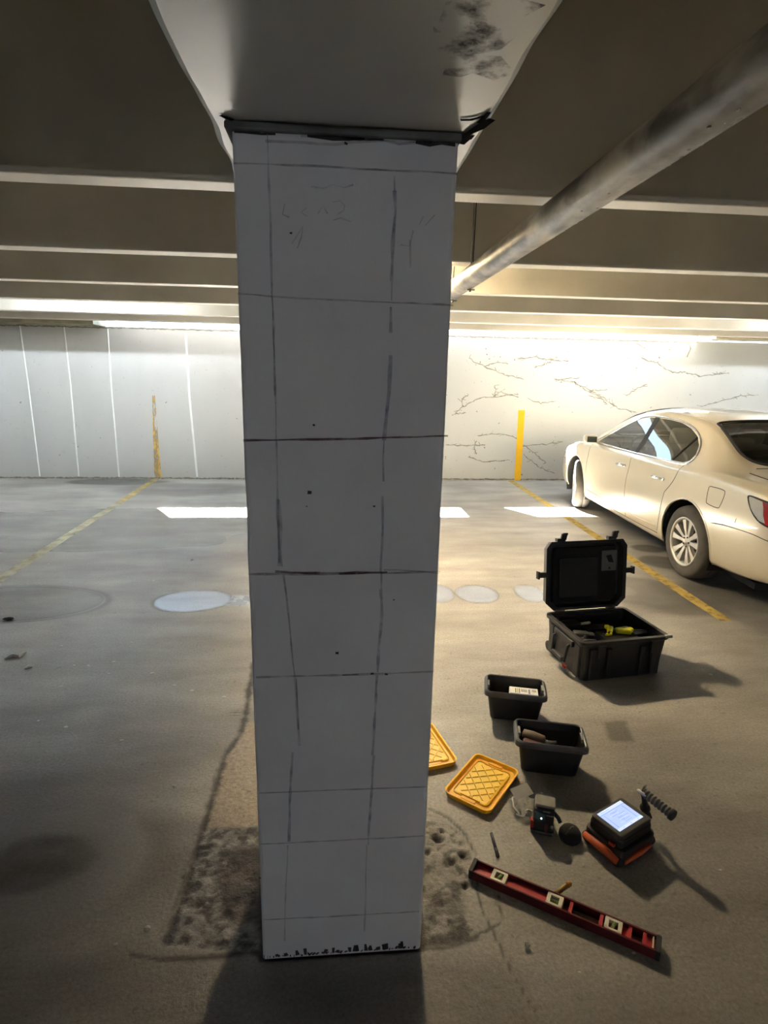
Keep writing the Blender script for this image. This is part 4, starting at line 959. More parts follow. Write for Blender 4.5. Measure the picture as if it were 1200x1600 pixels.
# ================================================================== EQUIPMENT ON THE FLOOR
m_blk = pmat('black_case_plastic', (0.030, 0.029, 0.028), (0.022, 0.021, 0.021), scale=20, rough=0.42, bump=0.1, bscale=120)
m_blk2 = pmat('black_tote_plastic', (0.026, 0.026, 0.027), (0.018, 0.018, 0.019), scale=20, rough=0.40)
m_foam = pmat('black_foam', (0.018, 0.018, 0.018), (0.010, 0.010, 0.010), scale=60, rough=0.95, bump=0.4, bscale=150)
m_gry = pmat('grey_plastic', (0.20, 0.195, 0.18), (0.15, 0.145, 0.135), scale=12, rough=0.5)
m_yel = pmat('bright_yellow_plastic', (0.92, 0.84, 0.02), (0.85, 0.76, 0.02), scale=10, rough=0.4)
m_lid = pmat('amber_yellow_plastic', (0.90, 0.50, 0.015), (0.84, 0.44, 0.012), scale=10, rough=0.38)
m_wht = pmat('white_plastic', (0.75, 0.74, 0.70), (0.62, 0.61, 0.57), scale=14, rough=0.45)
m_redp = pmat('red_plastic', (0.50, 0.05, 0.03), (0.38, 0.035, 0.025), scale=12, rough=0.45)
m_org = pmat('orange_red_plastic', (0.62, 0.115, 0.03), (0.50, 0.085, 0.02), scale=10, rough=0.5)
m_steel = pmat('brushed_steel', (0.55, 0.54, 0.52), (0.42, 0.41, 0.40), scale=30, rough=0.3, metal=1.0)

def walls(b, w_, d, h, t, r, top_out=0.0, z0=0.0, mi=0, seg=5, floor_t=0.004, w2=None, d2=None, closed=True):
    """open tray: outer and inner skins with rounded corners; (w2,d2) are the sizes at the foot"""
    w2 = w_ if w2 is None else w2; d2 = d if d2 is None else d2
    def ring(W, D, R_, z):
        out = []
        for cx, cy, a0 in ((W / 2 - R_, D / 2 - R_, 0), (-W / 2 + R_, D / 2 - R_, 90), (-W / 2 + R_, -D / 2 + R_, 180), (W / 2 - R_, -D / 2 + R_, 270)):
            for k in range(seg + 1):
                a = math.radians(a0 + 90 * k / seg); out.append((cx + R_ * math.cos(a), cy + R_ * math.sin(a), z))
        return out
    rs = [ring(w2 - .006, d2 - .006, r, z0), ring(w2, d2, r, z0 + .004), ring(w_, d, r, z0 + h), ring(w_ - t, d - t, max(r - t / 2, .002), z0 + h), ring(w2 - t, d2 - t, max(r - t / 2, .002), z0 + floor_t)]
    n = len(rs[0]); vs = [v for q in rs for v in q]; fs = []
    for i in range(4):
        for k in range(n): fs.append((i * n + k, i * n + (k + 1) % n, (i + 1) * n + (k + 1) % n, (i + 1) * n + k))
    if closed: fs.append(tuple(reversed(range(n)))); fs.append(tuple(4 * n + k for k in range(n)))
    else: fs += [(k, (k + 1) % n, 4 * n + (k + 1) % n, 4 * n + k) for k in range(n)]
    b.add(vs, fs, mi)

# ---- rugged case -----------------------------------------------------
CW, CD, CH = 0.515, 0.405, 0.245
crz = math.radians(7.5)
cc = Vector((1.325, 2.725, 0)) + RZ(crz) @ Vector((CW / 2 - .012, CD / 2 - .012, 0))
case = empty('equipment_case', cc, crz)
tag(case, 'large rugged black equipment case standing open behind the two totes, lid raised', 'case')
b = MB(); walls(b, CW, CD, CH - .02, .022, .03, w2=CW - .035, d2=CD - .035)
walls(b, CW + .022, CD + .022, .022, .05, .036, z0=CH - .028, floor_t=0.0, closed=False)
for sx in (-1, 1):
    for x in (.10, .17): b.rbox((sx * x, -CD / 2 - .004, .11), (.028, .022, .17), .006, taper=.8)
for x in (-.19, .19): b.rbox((x, -CD / 2 - .003, .11), (.05, .020, .18), .006, taper=.85)
b.rbox((-CW / 2 + .006, .13, .11), (.02, .05, .18), .006); b.rbox((-CW / 2 + .006, -.15, .11), (.02, .05, .18), .006)
b.rbox((CW / 2 - .006, .13, .11), (.02, .05, .18), .006); b.rbox((CW / 2 - .006, -.13, .11), (.02, .05, .18), .006)
shell = b.build('case_shell', m_blk, case); bevel(shell, .002)
b = MB(); b.box((0, 0, .083), (CW - .07, CD - .07, .148)); b.box((-.075, 0, .165), (.010, CD - .06, .03)); b.box((.09, .06, .165), (.28, .010, .03)); b.box((.0, -.115, .19), (.20, .11, .075)); b.build('foam_insert', m_foam, case)
hn = MB(); X0 = -CW / 2 - .010
hn.tube([(X0 + .012, -.085, .175), (X0 - .012, -.085, .165), (X0 - .020, -.08, .075), (X0 - .020, .06, .075), (X0 - .012, .065, .165), (X0 + .012, .065, .175)], .009, 8); hn.rbox((X0 + .008, -.01, .185), (.02, .20, .035), .006)
hn.rbox((X0 - .020, -.01, .075), (.026, .11, .026), .008)
hn.build('side_handle', m_blk, case)
hn = MB(); hn.tube([(CW / 2, -.08, .16), (CW / 2 + .018, -.08, .15), (CW / 2 + .018, .06, .15), (CW / 2, .06, .16)], .009, 8); hn.build('side_handle', m_blk, case)
for x in (-.16, .16):
    b = MB(); b.rbox((x, -CD / 2 - .018, CH - .055), (.045, .018, .07), .004); b.build('latch_keeper', m_blk, case)
for sx in (-1, 1):
    b = MB(); b.tube([(sx * (CW / 2 - .03) - .012, CD / 2 - .01, .03), (sx * (CW / 2 - .03) + .012, CD / 2 - .01, .03)], .03, 16); b.build('caster', m_rub, case)
b = MB(); b.rbox((-CW / 2 - .002, -.04, .020), (.014, .030, .014), .003); b.build('foot_tab', m_redp, case); bpy.data.objects['foot_tab']['label'] = 'small red tab at the foot of the side'
b = MB(); b.cyl((CW / 2 - .030, -CD / 2 - .010, CH - .006), (CW / 2 + .010, -CD / 2 - .010, CH - .006), .010, 12); b.build('corner_catch', m_steel, case)
# lid: hinged on the rear rim, leaning back a little
LT = math.radians(7.0); LHt = CD + .015; LD = .055
lid = empty('lid', (0, CD / 2 + .004, CH)); lid.parent = case; lid.rotation_euler = (-LT, 0, 0)
b = MB()
# local: x across, z up along the lid, y depth (opening faces -y)
o_ = [(x, z) for x, z in ((-CW / 2 + .045, 0), (CW / 2 - .045, 0), (CW / 2 + .010, .05), (CW / 2 + .010, LHt - .04), (CW / 2 - .02, LHt), (-CW / 2 + .02, LHt), (-CW / 2 - .010, LHt - .04), (-CW / 2 - .010, .05))]
def sc_(k): return [(x * k, LHt / 2 + (z - LHt / 2) * k) for x, z in o_]
rg = [[(x, 0, z) for x, z in o_], [(x, LD, z) for x, z in sc_(.955)], [(x, LD + .012, z) for x, z in sc_(.90)]]
ig = [[(x, 0, z) for x, z in sc_(.91)], [(x, LD - .01, z) for x, z in sc_(.88)]]
vs = rg[0] + rg[1] + rg[2] + ig[0] + ig[1]; fs = []
for k in range(8):
    j = (k + 1) % 8
    fs += [(k, j, 8 + j, 8 + k), (8 + k, 8 + j, 16 + j, 16 + k), (k, 24 + k, 24 + j, j), (24 + k, 32 + k, 32 + j, 24 + j)]
fs += [tuple(range(16, 24)), tuple(reversed(range(32, 40)))]
b.add(vs, fs)
b.rbox((0, LD + .012, LHt * .5), (.30, .012, .26), .02, 0, RX(0), 3)
lo = b.build('lid_shell', m_blk, lid); bevel(lo, .004)
b = MB(); b.rbox((0, LD - .022, LHt / 2), (CW * .82, .03, LHt * .80), .02); b.build('lid_foam', m_foam, lid)
b = MB(); b.rbox((-.05, LD - .045, LHt * .47), (.26, .018, .24), .01); b.tube([(-.17, LD - .056, LHt * .75), (.07, LD - .056, LHt * .75)], .004, 6); b.build('lid_pocket', pmat('black_nylon', (.022, .022, .023), (.014, .014, .015), scale=40, rough=.6, bump=.5, bscale=90), lid)
b = MB(); b.rbox((.152, LD - .044, LHt * .685), (.098, .004, .125), .006); st_ = b.build('sticker', pmat('grey_sticker', (.16, .16, .155), (.12, .12, .118), scale=18, rough=.5), lid); st_['label'] = 'grey instruction sticker'
b = MB(); b.add([(.128, LD - .0475, LHt * .76), (.165, LD - .0475, LHt * .775), (.183, LD - .0475, LHt * .655), (.148, LD - .0475, LHt * .665)], [(0, 1, 2, 3)]); b.lathe([(.001, 0), (.007, 0)], c=(.155, LD - .0475, LHt * .575), rot=RX(math.pi / 2), seg=10, smooth=False)
b.build('sticker_figure', m_foam, st_)
for x in (-.165, .175):      # latches standing up from the lid rim
    b = MB(); b.rbox((x - .006, .02, LHt + .008), (.055, .03, .018), .004); b.box((x + .012, .012, LHt + .026), (.034, .012, .032), rot=RY(.25)); b.box((x + .022, .012, LHt + .043), (.026, .014, .012)); b.build('latch', m_blk, lid)
for sx in (-1, 1):
    b = MB(); b.rbox((sx * (CW / 2 + .035), .012, LHt * .53), (.055, .024, .032), .004); b.rbox((sx * (CW / 2 + .058), .008, LHt * .53), (.012, .03, .046), .003); b.build('side_latch', m_blk, lid)
for sx in (-.17, .17):
    b = MB(); b.cyl((sx - .03, CD / 2 + .012, CH), (sx + .03, CD / 2 + .012, CH), .010, 10); b.build('hinge', m_blk, case)
# ---- what lies in the case (in the case's frame)
CM = Matrix.Translation(cc) @ RZ(crz).to_4x4()
def in_case(x, y, z): return CM @ Vector((x, y, z))
def item(name, pos, rz, label, cat, group=None):
    e_ = empty(name, in_case(*pos), crz + rz); return tag(e_, label, cat, group)
def clamp_tool(pos, rz, label, s_=1.0):
    e_ = item('spring_clamp', pos, rz, label, 'clamp', None)
    b = MB(); b.rbox((0, 0, .012 * s_), (.075 * s_, .032 * s_, .024 * s_), .012 * s_, er=.008 * s_); b.rbox((.03 * s_, .018 * s_, .012 * s_), (.036 * s_, .028 * s_, .022 * s_), .009 * s_, 0, RZ(.5), er=.006); b.build('clamp_body', m_yel, e_, smooth=False)
    b = MB(); b.tube([(-.035 * s_, 0, .012), (-.065 * s_, .004, .012)], .006 * s_, 8); b.build('clamp_tip', m_blk, e_)
    return e_
clamp_tool((.040, -.112, .229), -.4, 'brightest yellow clamp nearest the front rim of the open case', 1.15)
clamp_tool((-.022, -.080, .229), .9, 'yellow clamp lying just behind the brightest yellow clamp in the case', .95)
clamp_tool((-.058, -.122, .229), .1, 'smallest yellow clamp at the left of the yellow cluster in the case', .55)
e_ = item('yellow_bottle', (.130, .025, .160), .12, 'capped yellow tube lying at the right back of the open case', 'tube')
b = MB(); b.tube([(-.042, 0, .018), (-.038, 0, .018), (.038, 0, .018), (.042, 0, .018)], [.012, .019, .019, .012], 14); b.build('tube_body', pmat('olive_yellow', (.52, .50, .07), (.40, .38, .05), scale=9, rough=.45), e_)
e_ = item('yellow_ball', (.062, .012, .160), 0, 'round dull yellow knob beside the capped yellow tube in the case', 'knob')
b = MB(); b.ball((0, 0, .018), .021, 8, sq=(1, 1, .9)); b.build('knob_ball', pmat('dull_yellow', (.42, .38, .08), (.3, .27, .06), scale=9, rough=.5), e_)
b = MB(); b.cyl((0, 0, .0), (0, 0, .012), .010, 10); b.build('knob_stem', m_blk, e_)
e_ = item('light_tube', (-.075, .125, .182), .12, 'pale grey rod lying along the hinge side of the open case', 'rod')
b = MB(); b.tube([(-.065, 0, .006), (-.06, 0, .006), (.06, 0, .006), (.066, 0, .006)], [.005, .008, .008, .004], 10); b.build('rod_body', pmat('pale_grey_rod', (.50, .48, .42), rough=.4), e_)
e_ = item('work_light', (-.155, -.005, .160), -.35, 'brownish grey device with ribbed body in the left of the open case', 'device')
b = MB(); b.rbox((0, 0, .022), (.085, .055, .044), .014, er=.008); b.rbox((.05, 0, .02), (.05, .046, .036), .01); b.build('device_body', m_gry, e_)
b = MB(); b.tube([(-.01, -.035, .02), (.04, -.06, .02), (.06, -.06, .02)], .011, 8); b.ball((.02, -.04, .028), .015, 6); b.build('device_knob', m_blk, e_)
e_ = item('flat_charger', (.165, -.055, .160), .10, 'dark flat charger with a pale top edge at the right of the yellow clamps', 'charger')
b = MB(); b.rbox((0, 0, .02), (.12, .06, .04), .01); b.build('charger_body', m_blk, e_)
b = MB(); b.tube([(-.06, .02, .042), (.01, .018, .043), (.055, .0, .043), (.06, -.015, .043)], .0045, 8); b.build('charger_rail', m_gry, e_)
e_ = item('black_box', (-.16, .10, .160), .0, 'small black box with a dull lid at the left back of the open case', 'box')
b = MB(); b.rbox((0, 0, .025), (.10, .06, .05), .006); b.build('box_body', m_foam, e_)
b = MB(); b.rbox((.0, -.0, .053), (.105, .064, .008), .004); b.build('box_lid', m_blk, e_)
e_ = item('battery_pack', (-.170, -.125, .160), -.05, 'black battery pack with grey strips in the front left of the open case', 'battery')
b = MB(); b.rbox((0, 0, .02), (.10, .07, .04), .008); b.build('pack_body', m_blk, e_)
for yy in (.018, -.018):
    b = MB(); b.rbox((.0, yy, .0425), (.09, .008, .005), .002); b.build('pack_strip', m_gry, e_)
for x, y in ((-.215, .16),):
    e_ = item('steel_ring', (x, y, .21), 0, 'small shiny steel ring at the left hinge corner of the open case', 'ring')
    b = MB(); b.tube([(.012 * math.cos(k * math.pi / 8), .012 * math.sin(k * math.pi / 8), .004) for k in range(16)], .0035, 6, closed=True); b.build('ring_band', m_steel, e_)

# ---- totes -------------------------------------------------------------
def tote(loc, rz, label):
    t = empty('tote_bin', loc, rz); tag(t, label, 'bin', None)
    W, D, H = .268, .162, .150
    b = MB(); walls(b, W, D, H, .006, .022, w2=W - .045, d2=D - .040)
    for x in np.linspace(-.09, .09, 5):
        pass
    b.build('tub', m_blk2, t)
    # rolled rim: a flange all round with a turned-down edge
    b = MB()
    def rr(W_, D_, R_, z):
        out = []
        for cx, cy, a0 in ((W_ / 2 - R_, D_ / 2 - R_, 0), (-W_ / 2 + R_, D_ / 2 - R_, 90), (-W_ / 2 + R_, -D_ / 2 + R_, 180), (W_ / 2 - R_, -D_ / 2 + R_, 270)):
            for k in range(7):
                a = math.radians(a0 + 90 * k / 6); out.append((cx + R_ * math.cos(a), cy + R_ * math.sin(a), z))
        return out
    lv = [rr(W - .006, D - .006, .019, H - .006), rr(W - .006, D - .006, .019, H + .004), rr(W + .004, D + .004, .024, H + .006), rr(W + .018, D + .014, .028, H + .002), rr(W + .026, D + .018, .030, H - .006), rr(W + .026, D + .018, .030, H - .020), rr(W + .022, D + .014, .029, H - .020), rr(W + .004, D + .002, .024, H - .006)]
    n = len(lv[0]); vs = [v for q in lv for v in q]; fs = []
    for i in range(len(lv)):
        j = (i + 1) % len(lv)
        for k in range(n): fs.append((i * n + k, i * n + (k + 1) % n, j * n + (k + 1) % n, j * n + k))
    b.add(vs, fs, 0, False); b.build('rim', pmat('worn_black_rim', (.085, .085, .09), (.05, .05, .052), scale=14, rough=.38), t)
    for sx in (-1, 1):
        b = MB(); b.rbox((sx * (W / 2 + .006), 0, H - .018), (.012, .075, .020), .004); b.build('grip', m_blk2, t)
        b = MB(); b.rbox((sx * (W / 2 - .007), 0, H - .002), (.010, .050, .016), .003); b.build('lid_catch', m_gry, t)
    return t
t1 = tote((.868, 2.452, 0), math.radians(-15), 'smaller-looking black plastic tote farther back, with a white labelled box inside')
t2 = tote((.898, 2.068, 0), math.radians(-14), 'near black plastic tote with a brownish tool inside, in front of the other tote')
T1 = Matrix.Translation((.868, 2.452, 0)) @ RZ(math.radians(-15)).to_4x4(); T2 = Matrix.Translation((.898, 2.068, 0)) @ RZ(math.radians(-14)).to_4x4()
e_ = empty('labelled_box', T1 @ Vector((.042, .004, .124)), math.radians(-15)); tag(e_, 'white box with a coloured printed label lying in the farther tote', 'box')
b = MB(); b.rbox((0, 0, -.056), (.135, .074, .112), .003); b.build('carton', pmat('white_carton', (.78, .78, .76), (.70, .70, .69), scale=6, rough=.6), e_)
lb = empty('label', (0, 0, .0006)); lb.parent = e_
def plate(name, x0, x1, y0, y1, z, m): 
    b = MB(); b.box(((x0 + x1) / 2, (y0 + y1) / 2, z), (x1 - x0, y1 - y0, .0008)); return b.build(name, m, lb)
m_ink = pmat('label_ink', (.07, .07, .09), rough=.6); m_lblue = pmat('label_blue', (.20, .25, .42), rough=.6); m_lyel = pmat('label_gold', (.55, .48, .15), rough=.6)
plate('print', -.040, -.036, -.018, .022, 0, m_ink); plate('print', -.032, -.026, -.018, .022, 0, m_lyel); plate('print', -.022, -.018, -.018, .022, 0, m_ink)
for k in range(6): plate('print', -.012 + k * .005, -.0095 + k * .005, -.006, .018, 0, m_ink)
plate('print', .022, .030, -.018, .022, 0, m_lblue); plate('print', -.066, .066, -.031, -.024, 0, m_lblue)
for k in range(3): plate('print', .040, .060, .004 + k * .007, .006 + k * .007, 0, m_gry)
e_ = empty('power_drill', T2 @ Vector((-.052, .005, .092)), math.radians(-30)); tag(e_, 'brownish grey rotary tool with a dark red body lying in the near tote', 'power tool')
b = MB(); b.tube([(-.062, .012, .02), (-.058, .012, .02), (-.02, .010, .02), (.028, .004, .02), (.034, .004, .02)], [.014, .024, .026, .023, .017], 16); b.build('motor_housing', pmat('dusty_brown_plastic', (.20, .15, .12), (.13, .10, .08), scale=25, rough=.6), e_)
b = MB(); b.rbox((-.01, -.025, .0), (.085, .035, .05), .012); b.build('grip', pmat('maroon_plastic', (.10, .018, .015), (.07, .012, .01), scale=12, rough=.5), e_)
b = MB(); b.tube([(.034, .004, .02), (.046, .004, .02), (.062, .010, .02), (.078, .020, .02)], [.010, .008, .007, .006], 10); b.build('chuck', m_steel, e_)
b = MB(); b.rbox((.050, -.032, .0), (.035, .03, .04), .006); b.build('battery', m_gry, e_)

# ---- tote lids ---------------------------------------------------------
m_field = pmat('pale_amber_plastic', (0.92, 0.62, 0.05), (0.86, 0.56, 0.04), scale=10, rough=0.4)
def tote_lid(loc, rz, label):
    t = empty('tote_lid', loc, rz); tag(t, label, 'lid', None)
    L_, W_ = .298, .202
    b = MB(); walls(b, L_, W_, .024, .016, .030, w2=L_ - .012, d2=W_ - .012, floor_t=.010, seg=6); o = b.build('lid_panel', m_lid, t); bevel(o, .0015, 2)
    b = MB(); b.rbox((0, 0, .0105), (L_ - .066, W_ - .052, .007), .018, seg=4); b.build('raised_field', m_field, t)
    b = MB()
    # diagonal lattice, clipped to the field
    hx, hy = (L_ - .085) / 2, (W_ - .070) / 2
    for sg in (-1, 1):
        for k in np.arange(-.24, .241, .048):
            pts = []
            for t_ in np.linspace(-.25, .25, 101):
                x = t_ + k / 2; y = sg * t_ * 1.0 - sg * k / 2
                if abs(x) < hx and abs(y) < hy and (abs(x) + abs(y)) < hx + hy - .03: pts.append((x, y, .0150))
            if len(pts) > 4: b.tube([pts[0], pts[-1]], .0030, 6, smooth=False)
    b.build('lattice', m_field, t)
    for sx in (-1, 1):
        b = MB(); b.rbox((sx * (L_ / 2 - .024), 0, .013), (.014, .06, .010), .004); b.rbox((sx * (L_ / 2 - .040), 0, .015), (.004, .085, .006), .002); b.build('grip_recess', m_lid, t)
    return t
tote_lid((.590, 1.962, 0), math.radians(50), 'amber yellow tote lid lying latticed side up, wholly in view beside the near tote')
tote_lid((.388, 2.205, 0), math.radians(-76.5), 'amber yellow tote lid half hidden behind the white column')

# ---- scanner with its screen --------------------------------------------
z_ = .110
A = [Vector((*fl(a, b_, z_), z_)) for a, b_ in ((923, 1271), (972, 1245), (1018, 1278), (971, 1311))]
scn_c = sum(A, Vector()) / 4; ex = ((A[1] - A[0]) + (A[2] - A[3])) / 2; ey = ((A[1] - A[2]) + (A[0] - A[3])) / 2
ang = math.atan2(ex.y, ex.x); SWd, SHt = ex.length, ey.length
sc = empty('concrete_scanner', (scn_c.x, scn_c.y, 0), ang); tag(sc, 'black and orange concrete scanner with a lit screen standing on the floor', 'scanner')
b = MB(); b.rbox((0, -.002, .040), (SWd + .022, SHt + .030, .050), .022, seg=5, er=.008); b.rbox((0, 0, .078), (SWd + .004, SHt + .008, .036), .016, seg=4); b.build('scanner_body', m_blk, sc)
b = MB(); b.rbox((0, 0, z_ - .010), (SWd, SHt, .020), .012, seg=4, er=.004); b.build('screen_bezel', pmat('dark_bezel', (.075, .072, .065), (.055, .053, .048), scale=10, rough=.45), sc)
scr = empty('screen', (-.002, .004, z_ + .0006)); scr.parent = sc
m_scr = pmat('lit_screen', (.3, .4, .6), emis=(.40, .52, .95), estr=.92); m_scl = pmat('lit_screen_light', (.3, .4, .6), emis=(.62, .74, 1.0), estr=1.0); m_scd = pmat('lit_screen_trace', (.2, .3, .6), emis=(.26, .36, .72), estr=.8); m_scr_r = pmat('lit_screen_red', (.6, .2, .2), emis=(1.0, .45, .35), estr=.8)
sw, sh = SWd * .76, SHt * .74
b = MB(); b.box((0, 0, 0), (sw, sh, .001)); b.build('display', m_scr, scr)
def sp_(x0, x1, y0, y1, m): b = MB(); b.box(((x0 + x1) / 2 * sw, (y0 + y1) / 2 * sh, .0008), ((x1 - x0) * sw, (y1 - y0) * sh, .0006)); b.build('screen_mark', m, scr)
sp_(-.5, .5, .38, .5, m_scl); sp_(-.5, .5, .34, .355, m_scd); sp_(-.42, -.05, .42, .45, m_scd); sp_(-.5, .5, -.5, -.40, m_scl)
rs_ = random.Random(3)
for k in range(14):
    y = .28 - k * .045; x = rs_.uniform(-.30, .0); sp_(x, x + rs_.uniform(.12, .42), y, y + .012, m_scd if k % 3 else m_scl)
sp_(-.40, -.385, -.36, .3, m_scd); sp_(.36, .375, -.36, .3, m_scd)
for k in range(5): sp_(-.30 + k * .15, -.25 + k * .15, -.47, -.43, (m_scd, m_scr_r, m_scd, m_scr_r, m_scd)[k])
for sy in (-1, 1):
    pass
b = MB(); b.tube([(-SWd / 2 - .014, -SHt / 2 - .005, .026), (-SWd / 2 - .018, -.01, .038), (-SWd / 2 - .014, SHt / 2 + .005, .030)], [.012, .017, .012], 10); o = b.build('orange_bumper', m_org, sc); o['label'] = 'orange side bumper'
b = MB(); b.tube([(-SWd / 2 + .01, -SHt / 2 - .016, .020), (0, -SHt / 2 - .020, .030), (SWd / 2 - .02, -SHt / 2 - .016, .022)], [.008, .012, .008], 10); o = b.build('orange_bumper', m_org, sc); o['label'] = 'thin orange front bumper'
b = MB(); b.rbox((-SWd / 2 - .004, -SHt / 2 + .028, .068), (.012, .022, .014), .003); b.build('red_button', m_redp, sc)
for sx in (-1, 1):
    for sy in (-1, 1):
        b = MB(); b.tube([(sx * (SWd / 2 - .002) - .012, sy * (SHt / 2 - .004), .022), (sx * (SWd / 2 - .002) + .012, sy * (SHt / 2 - .004), .022)], .0215, 18); b.build('wheel', m_rub, sc)
b = MB(); b.tube([(SWd / 2 + .006, -SHt / 2 + .01, .03), (SWd / 2 + .024, -SHt / 2 + .012, .028), (SWd / 2 + .030, -SHt / 2 + .035, .03), (SWd / 2 + .012, -SHt / 2 + .045, .03)], .004, 8, closed=True); b.build('carry_ring', m_steel, sc)
# handle: clamp, ball and ribbed grip rising behind the screen
h0 = Vector((*fl(1006, 1238, .160), .160)); h1 = Vector((*fl(1049, 1272, .150), .150)); base = Vector((*fl(1008, 1262, .085), .085))
inv = sc.matrix_basis.inverted() if False else (Matrix.Translation((scn_c.x, scn_c.y, 0)) @ RZ(ang).to_4x4()).inverted()
h0, h1, base = inv @ h0, inv @ h1, inv @ base
hd = empty('handle', (0, 0, 0)); hd.parent = sc
b = MB(); b.ball(tuple(base), .019, 8); b.tube([base - Vector((0, .02, .03)), base, base.lerp(h0, .6), h0], [.012, .012, .010, .012], 10); b.build('ball_mount', m_blk, hd)
b = MB(); dh = (h1 - h0).normalized()
b.tube([h0 + Vector((-.005, .018, -.004)), h0 + Vector((-.016, .004, .004)), h0 + Vector((-.012, -.012, .002)), h0 + Vector((.004, -.016, 0))], .007, 8); b.build('clamp_ring', m_steel, hd)
b = MB(); pts = []; rr_ = []
for k in range(57):
    t = k / 56; pts.append(h0.lerp(h1, t)); rr_.append(.0135 + .0040 * (0.5 + 0.5 * math.cos(t * 2 * math.pi * 8)))
b.tube(pts, rr_, 16); b.build('ribbed_grip', pmat('grey_rubber_grip', (.11, .105, .095), (.07, .068, .06), scale=20, rough=.55), hd)
b = MB(); b.tube([h1 - dh * .004, h1 - dh * .002, h1 + dh * .008, h1 + dh * .010], [.014, .0205, .0205, .016], 18); b.build('grip_cap', m_rub, hd)
b = MB(); b.tube([h0 - dh * .004, h0 + Vector((.018, .012, .004)), h0 + Vector((.034, .016, .004))], .0045, 8); b.build('lever', m_blk, hd)

# ---- laser device beside it ---------------------------------------------
lx, ly = .752, 1.722
ld = empty('laser_level', (lx, ly, 0), math.radians(-20)); tag(ld, 'small black laser level with a grey top and teal lit window, beside the scanner', 'laser level')
b = MB(); b.rbox((0, .006, .055), (.074, .060, .088), .012, seg=4, er=.005); b.build('laser_body', m_blk, ld)
b = MB(); b.rbox((.003, .012, .106), (.070, .046, .016), .006, 0, RX(.18)); o = b.build('top_plate', pmat('grey_label_plate', (.30, .285, .25), (.2, .19, .17), scale=30, rough=.5), ld); o['label'] = 'grey top plate with faint markings'
b = MB(); b.tube([(-.004, -.024, .094), (.020, -.024, .094)], .0022, 6); b.tube([(-.03, -.024, .080), (.034, -.024, .080)], .0022, 6); b.build('front_rib', m_gry, ld)
b = MB(); b.rbox((-.012, -.026, .078), (.040, .010, .026), .004); b.build('teal_window', pmat('teal_glass', (.01, .10, .11), (.01, .05, .06), scale=15, rough=.08, coat=1.0), ld)
b = MB(); b.ball((-.008, -.032, .070), .0032, 6); b.build('indicator', pmat('indicator_glow', (.8, 1, 1), emis=(.7, 1.0, .98), estr=2.5), ld)
b = MB(); b.rbox((-.036, -.012, .024), (.014, .020, .044), .005); o = b.build('red_foot', m_redp, ld); o['label'] = 'red foot'
b = MB(); b.rbox((.012, -.026, .026), (.010, .012, .040), .003); b.build('front_post', pmat('dark_red_plastic', (.12, .03, .025), rough=.5), ld)
b = MB(); b.rbox((0, 0, .008), (.085, .065, .016), .012); b.build('base', m_blk, ld)
b = MB(); b.ball((.030, -.030, .040), .0055, 6); b.build('knob', m_steel, ld)
b = MB(); b.tube([(.035, .01, .07), (.052, .008, .055), (.060, .004, .04)], .008, 8); b.build('arm', m_blk, ld)
db = empty('round_dark_pouch', (.836, 1.674, 0), .3); tag(db, 'soft round black pouch lying between the laser level and the scanner', 'pouch')
b = MB(); b.lathe([(.001, .046), (.016, .045), (.030, .038), (.038, .024), (.040, .010), (.036, 0), (.001, 0)], seg=24); b.build('pouch_body', m_foam, db)
b = MB(); b.tube([(-.03, -.012, .034), (0, -.004, .047), (.03, .006, .034)], .004, 6); b.build('strap', m_blk, db)

# ---- crumpled clear wrapper ------------------------------------------------
cw = empty('plastic_wrapper', (.716, 1.822, 0), .35); tag(cw, 'crumpled clear plastic wrapper with a grey card flap, behind the laser level', 'wrapper')
rw = random.Random(8); n = 12; b = MB(); vs = []
for i in range(n):
    for j in range(n):
        x = (i / (n - 1) - .5) * .085; y = (j / (n - 1) - .5) * .085
        vs.append((x + rw.uniform(-.004, .004), y + rw.uniform(-.004, .004), .006 + .034 * abs(math.sin(i * 1.1 + j * .5)) * rw.uniform(.5, 1)))
b.add(vs, [(i * n + j, i * n + j + 1, (i + 1) * n + j + 1, (i + 1) * n + j) for i in range(n - 1) for j in range(n - 1)])
b.build('film', pmat('clear_film', (.85, .83, .78), (.7, .68, .62), scale=30, rough=.2, alpha=.5, spec=.8), cw)
b = MB()
for q in ([(-.045, -.03, .02), (-.05, .0, .03), (-.03, .035, .035), (0, .045, .03)], [(-.04, -.045, .012), (-.01, -.03, .025), (.02, -.045, .02)], [(-.05, -.02, .012), (-.045, -.045, .02), (-.02, -.055, .012)]): b.tube(smooth_poly(q, 4, False) if False else q, .0032, 6)
b.build('folded_edge', m_wht, cw)
b = MB(); b.box((.012, .034, .050), (.078, .048, .0015), rot=RX(.35) @ RY(-.1)); b.build('card_flap', pmat('grey_card', (.42, .42, .41), (.34, .34, .33), scale=8, rough=.6), cw)

# ---- spirit level --------------------------------------------------------------
pA = Vector((*fl(737, 1350, .031), .0)); pB = Vector((*fl(1033, 1476, .031), .0)); dv = pB - pA
LL = dv.length; la_ = math.atan2(dv.y, dv.x); LW = .056; LH = .031
lv_ = empty('spirit_level', (*((pA + pB) / 2).xy, 0), la_); tag(lv_, 'long red spirit level with three cream vial blocks lying on the floor', 'spirit level')
m_lred = pmat('red_level_enamel', (.52, .060, .070), (.44, .045, .055), scale=12, rough=.38)
m_lrail = pmat('shaded_red_rail', (.11, .014, .018), (.07, .010, .012), scale=12, rough=.35)  # shade on the rails is put into this darker red
for sy in (-1, 1):
    b = MB(); b.rbox((0, sy * (LW / 2 - .003), LH / 2), (LL - .02, .006, LH), .0015); b.build('rail', m_lrail, lv_)
b = MB()
def web(x0, x1): b.box(((x0 + x1) / 2, 0, LH * .42), (x1 - x0, LW - .012, .008))
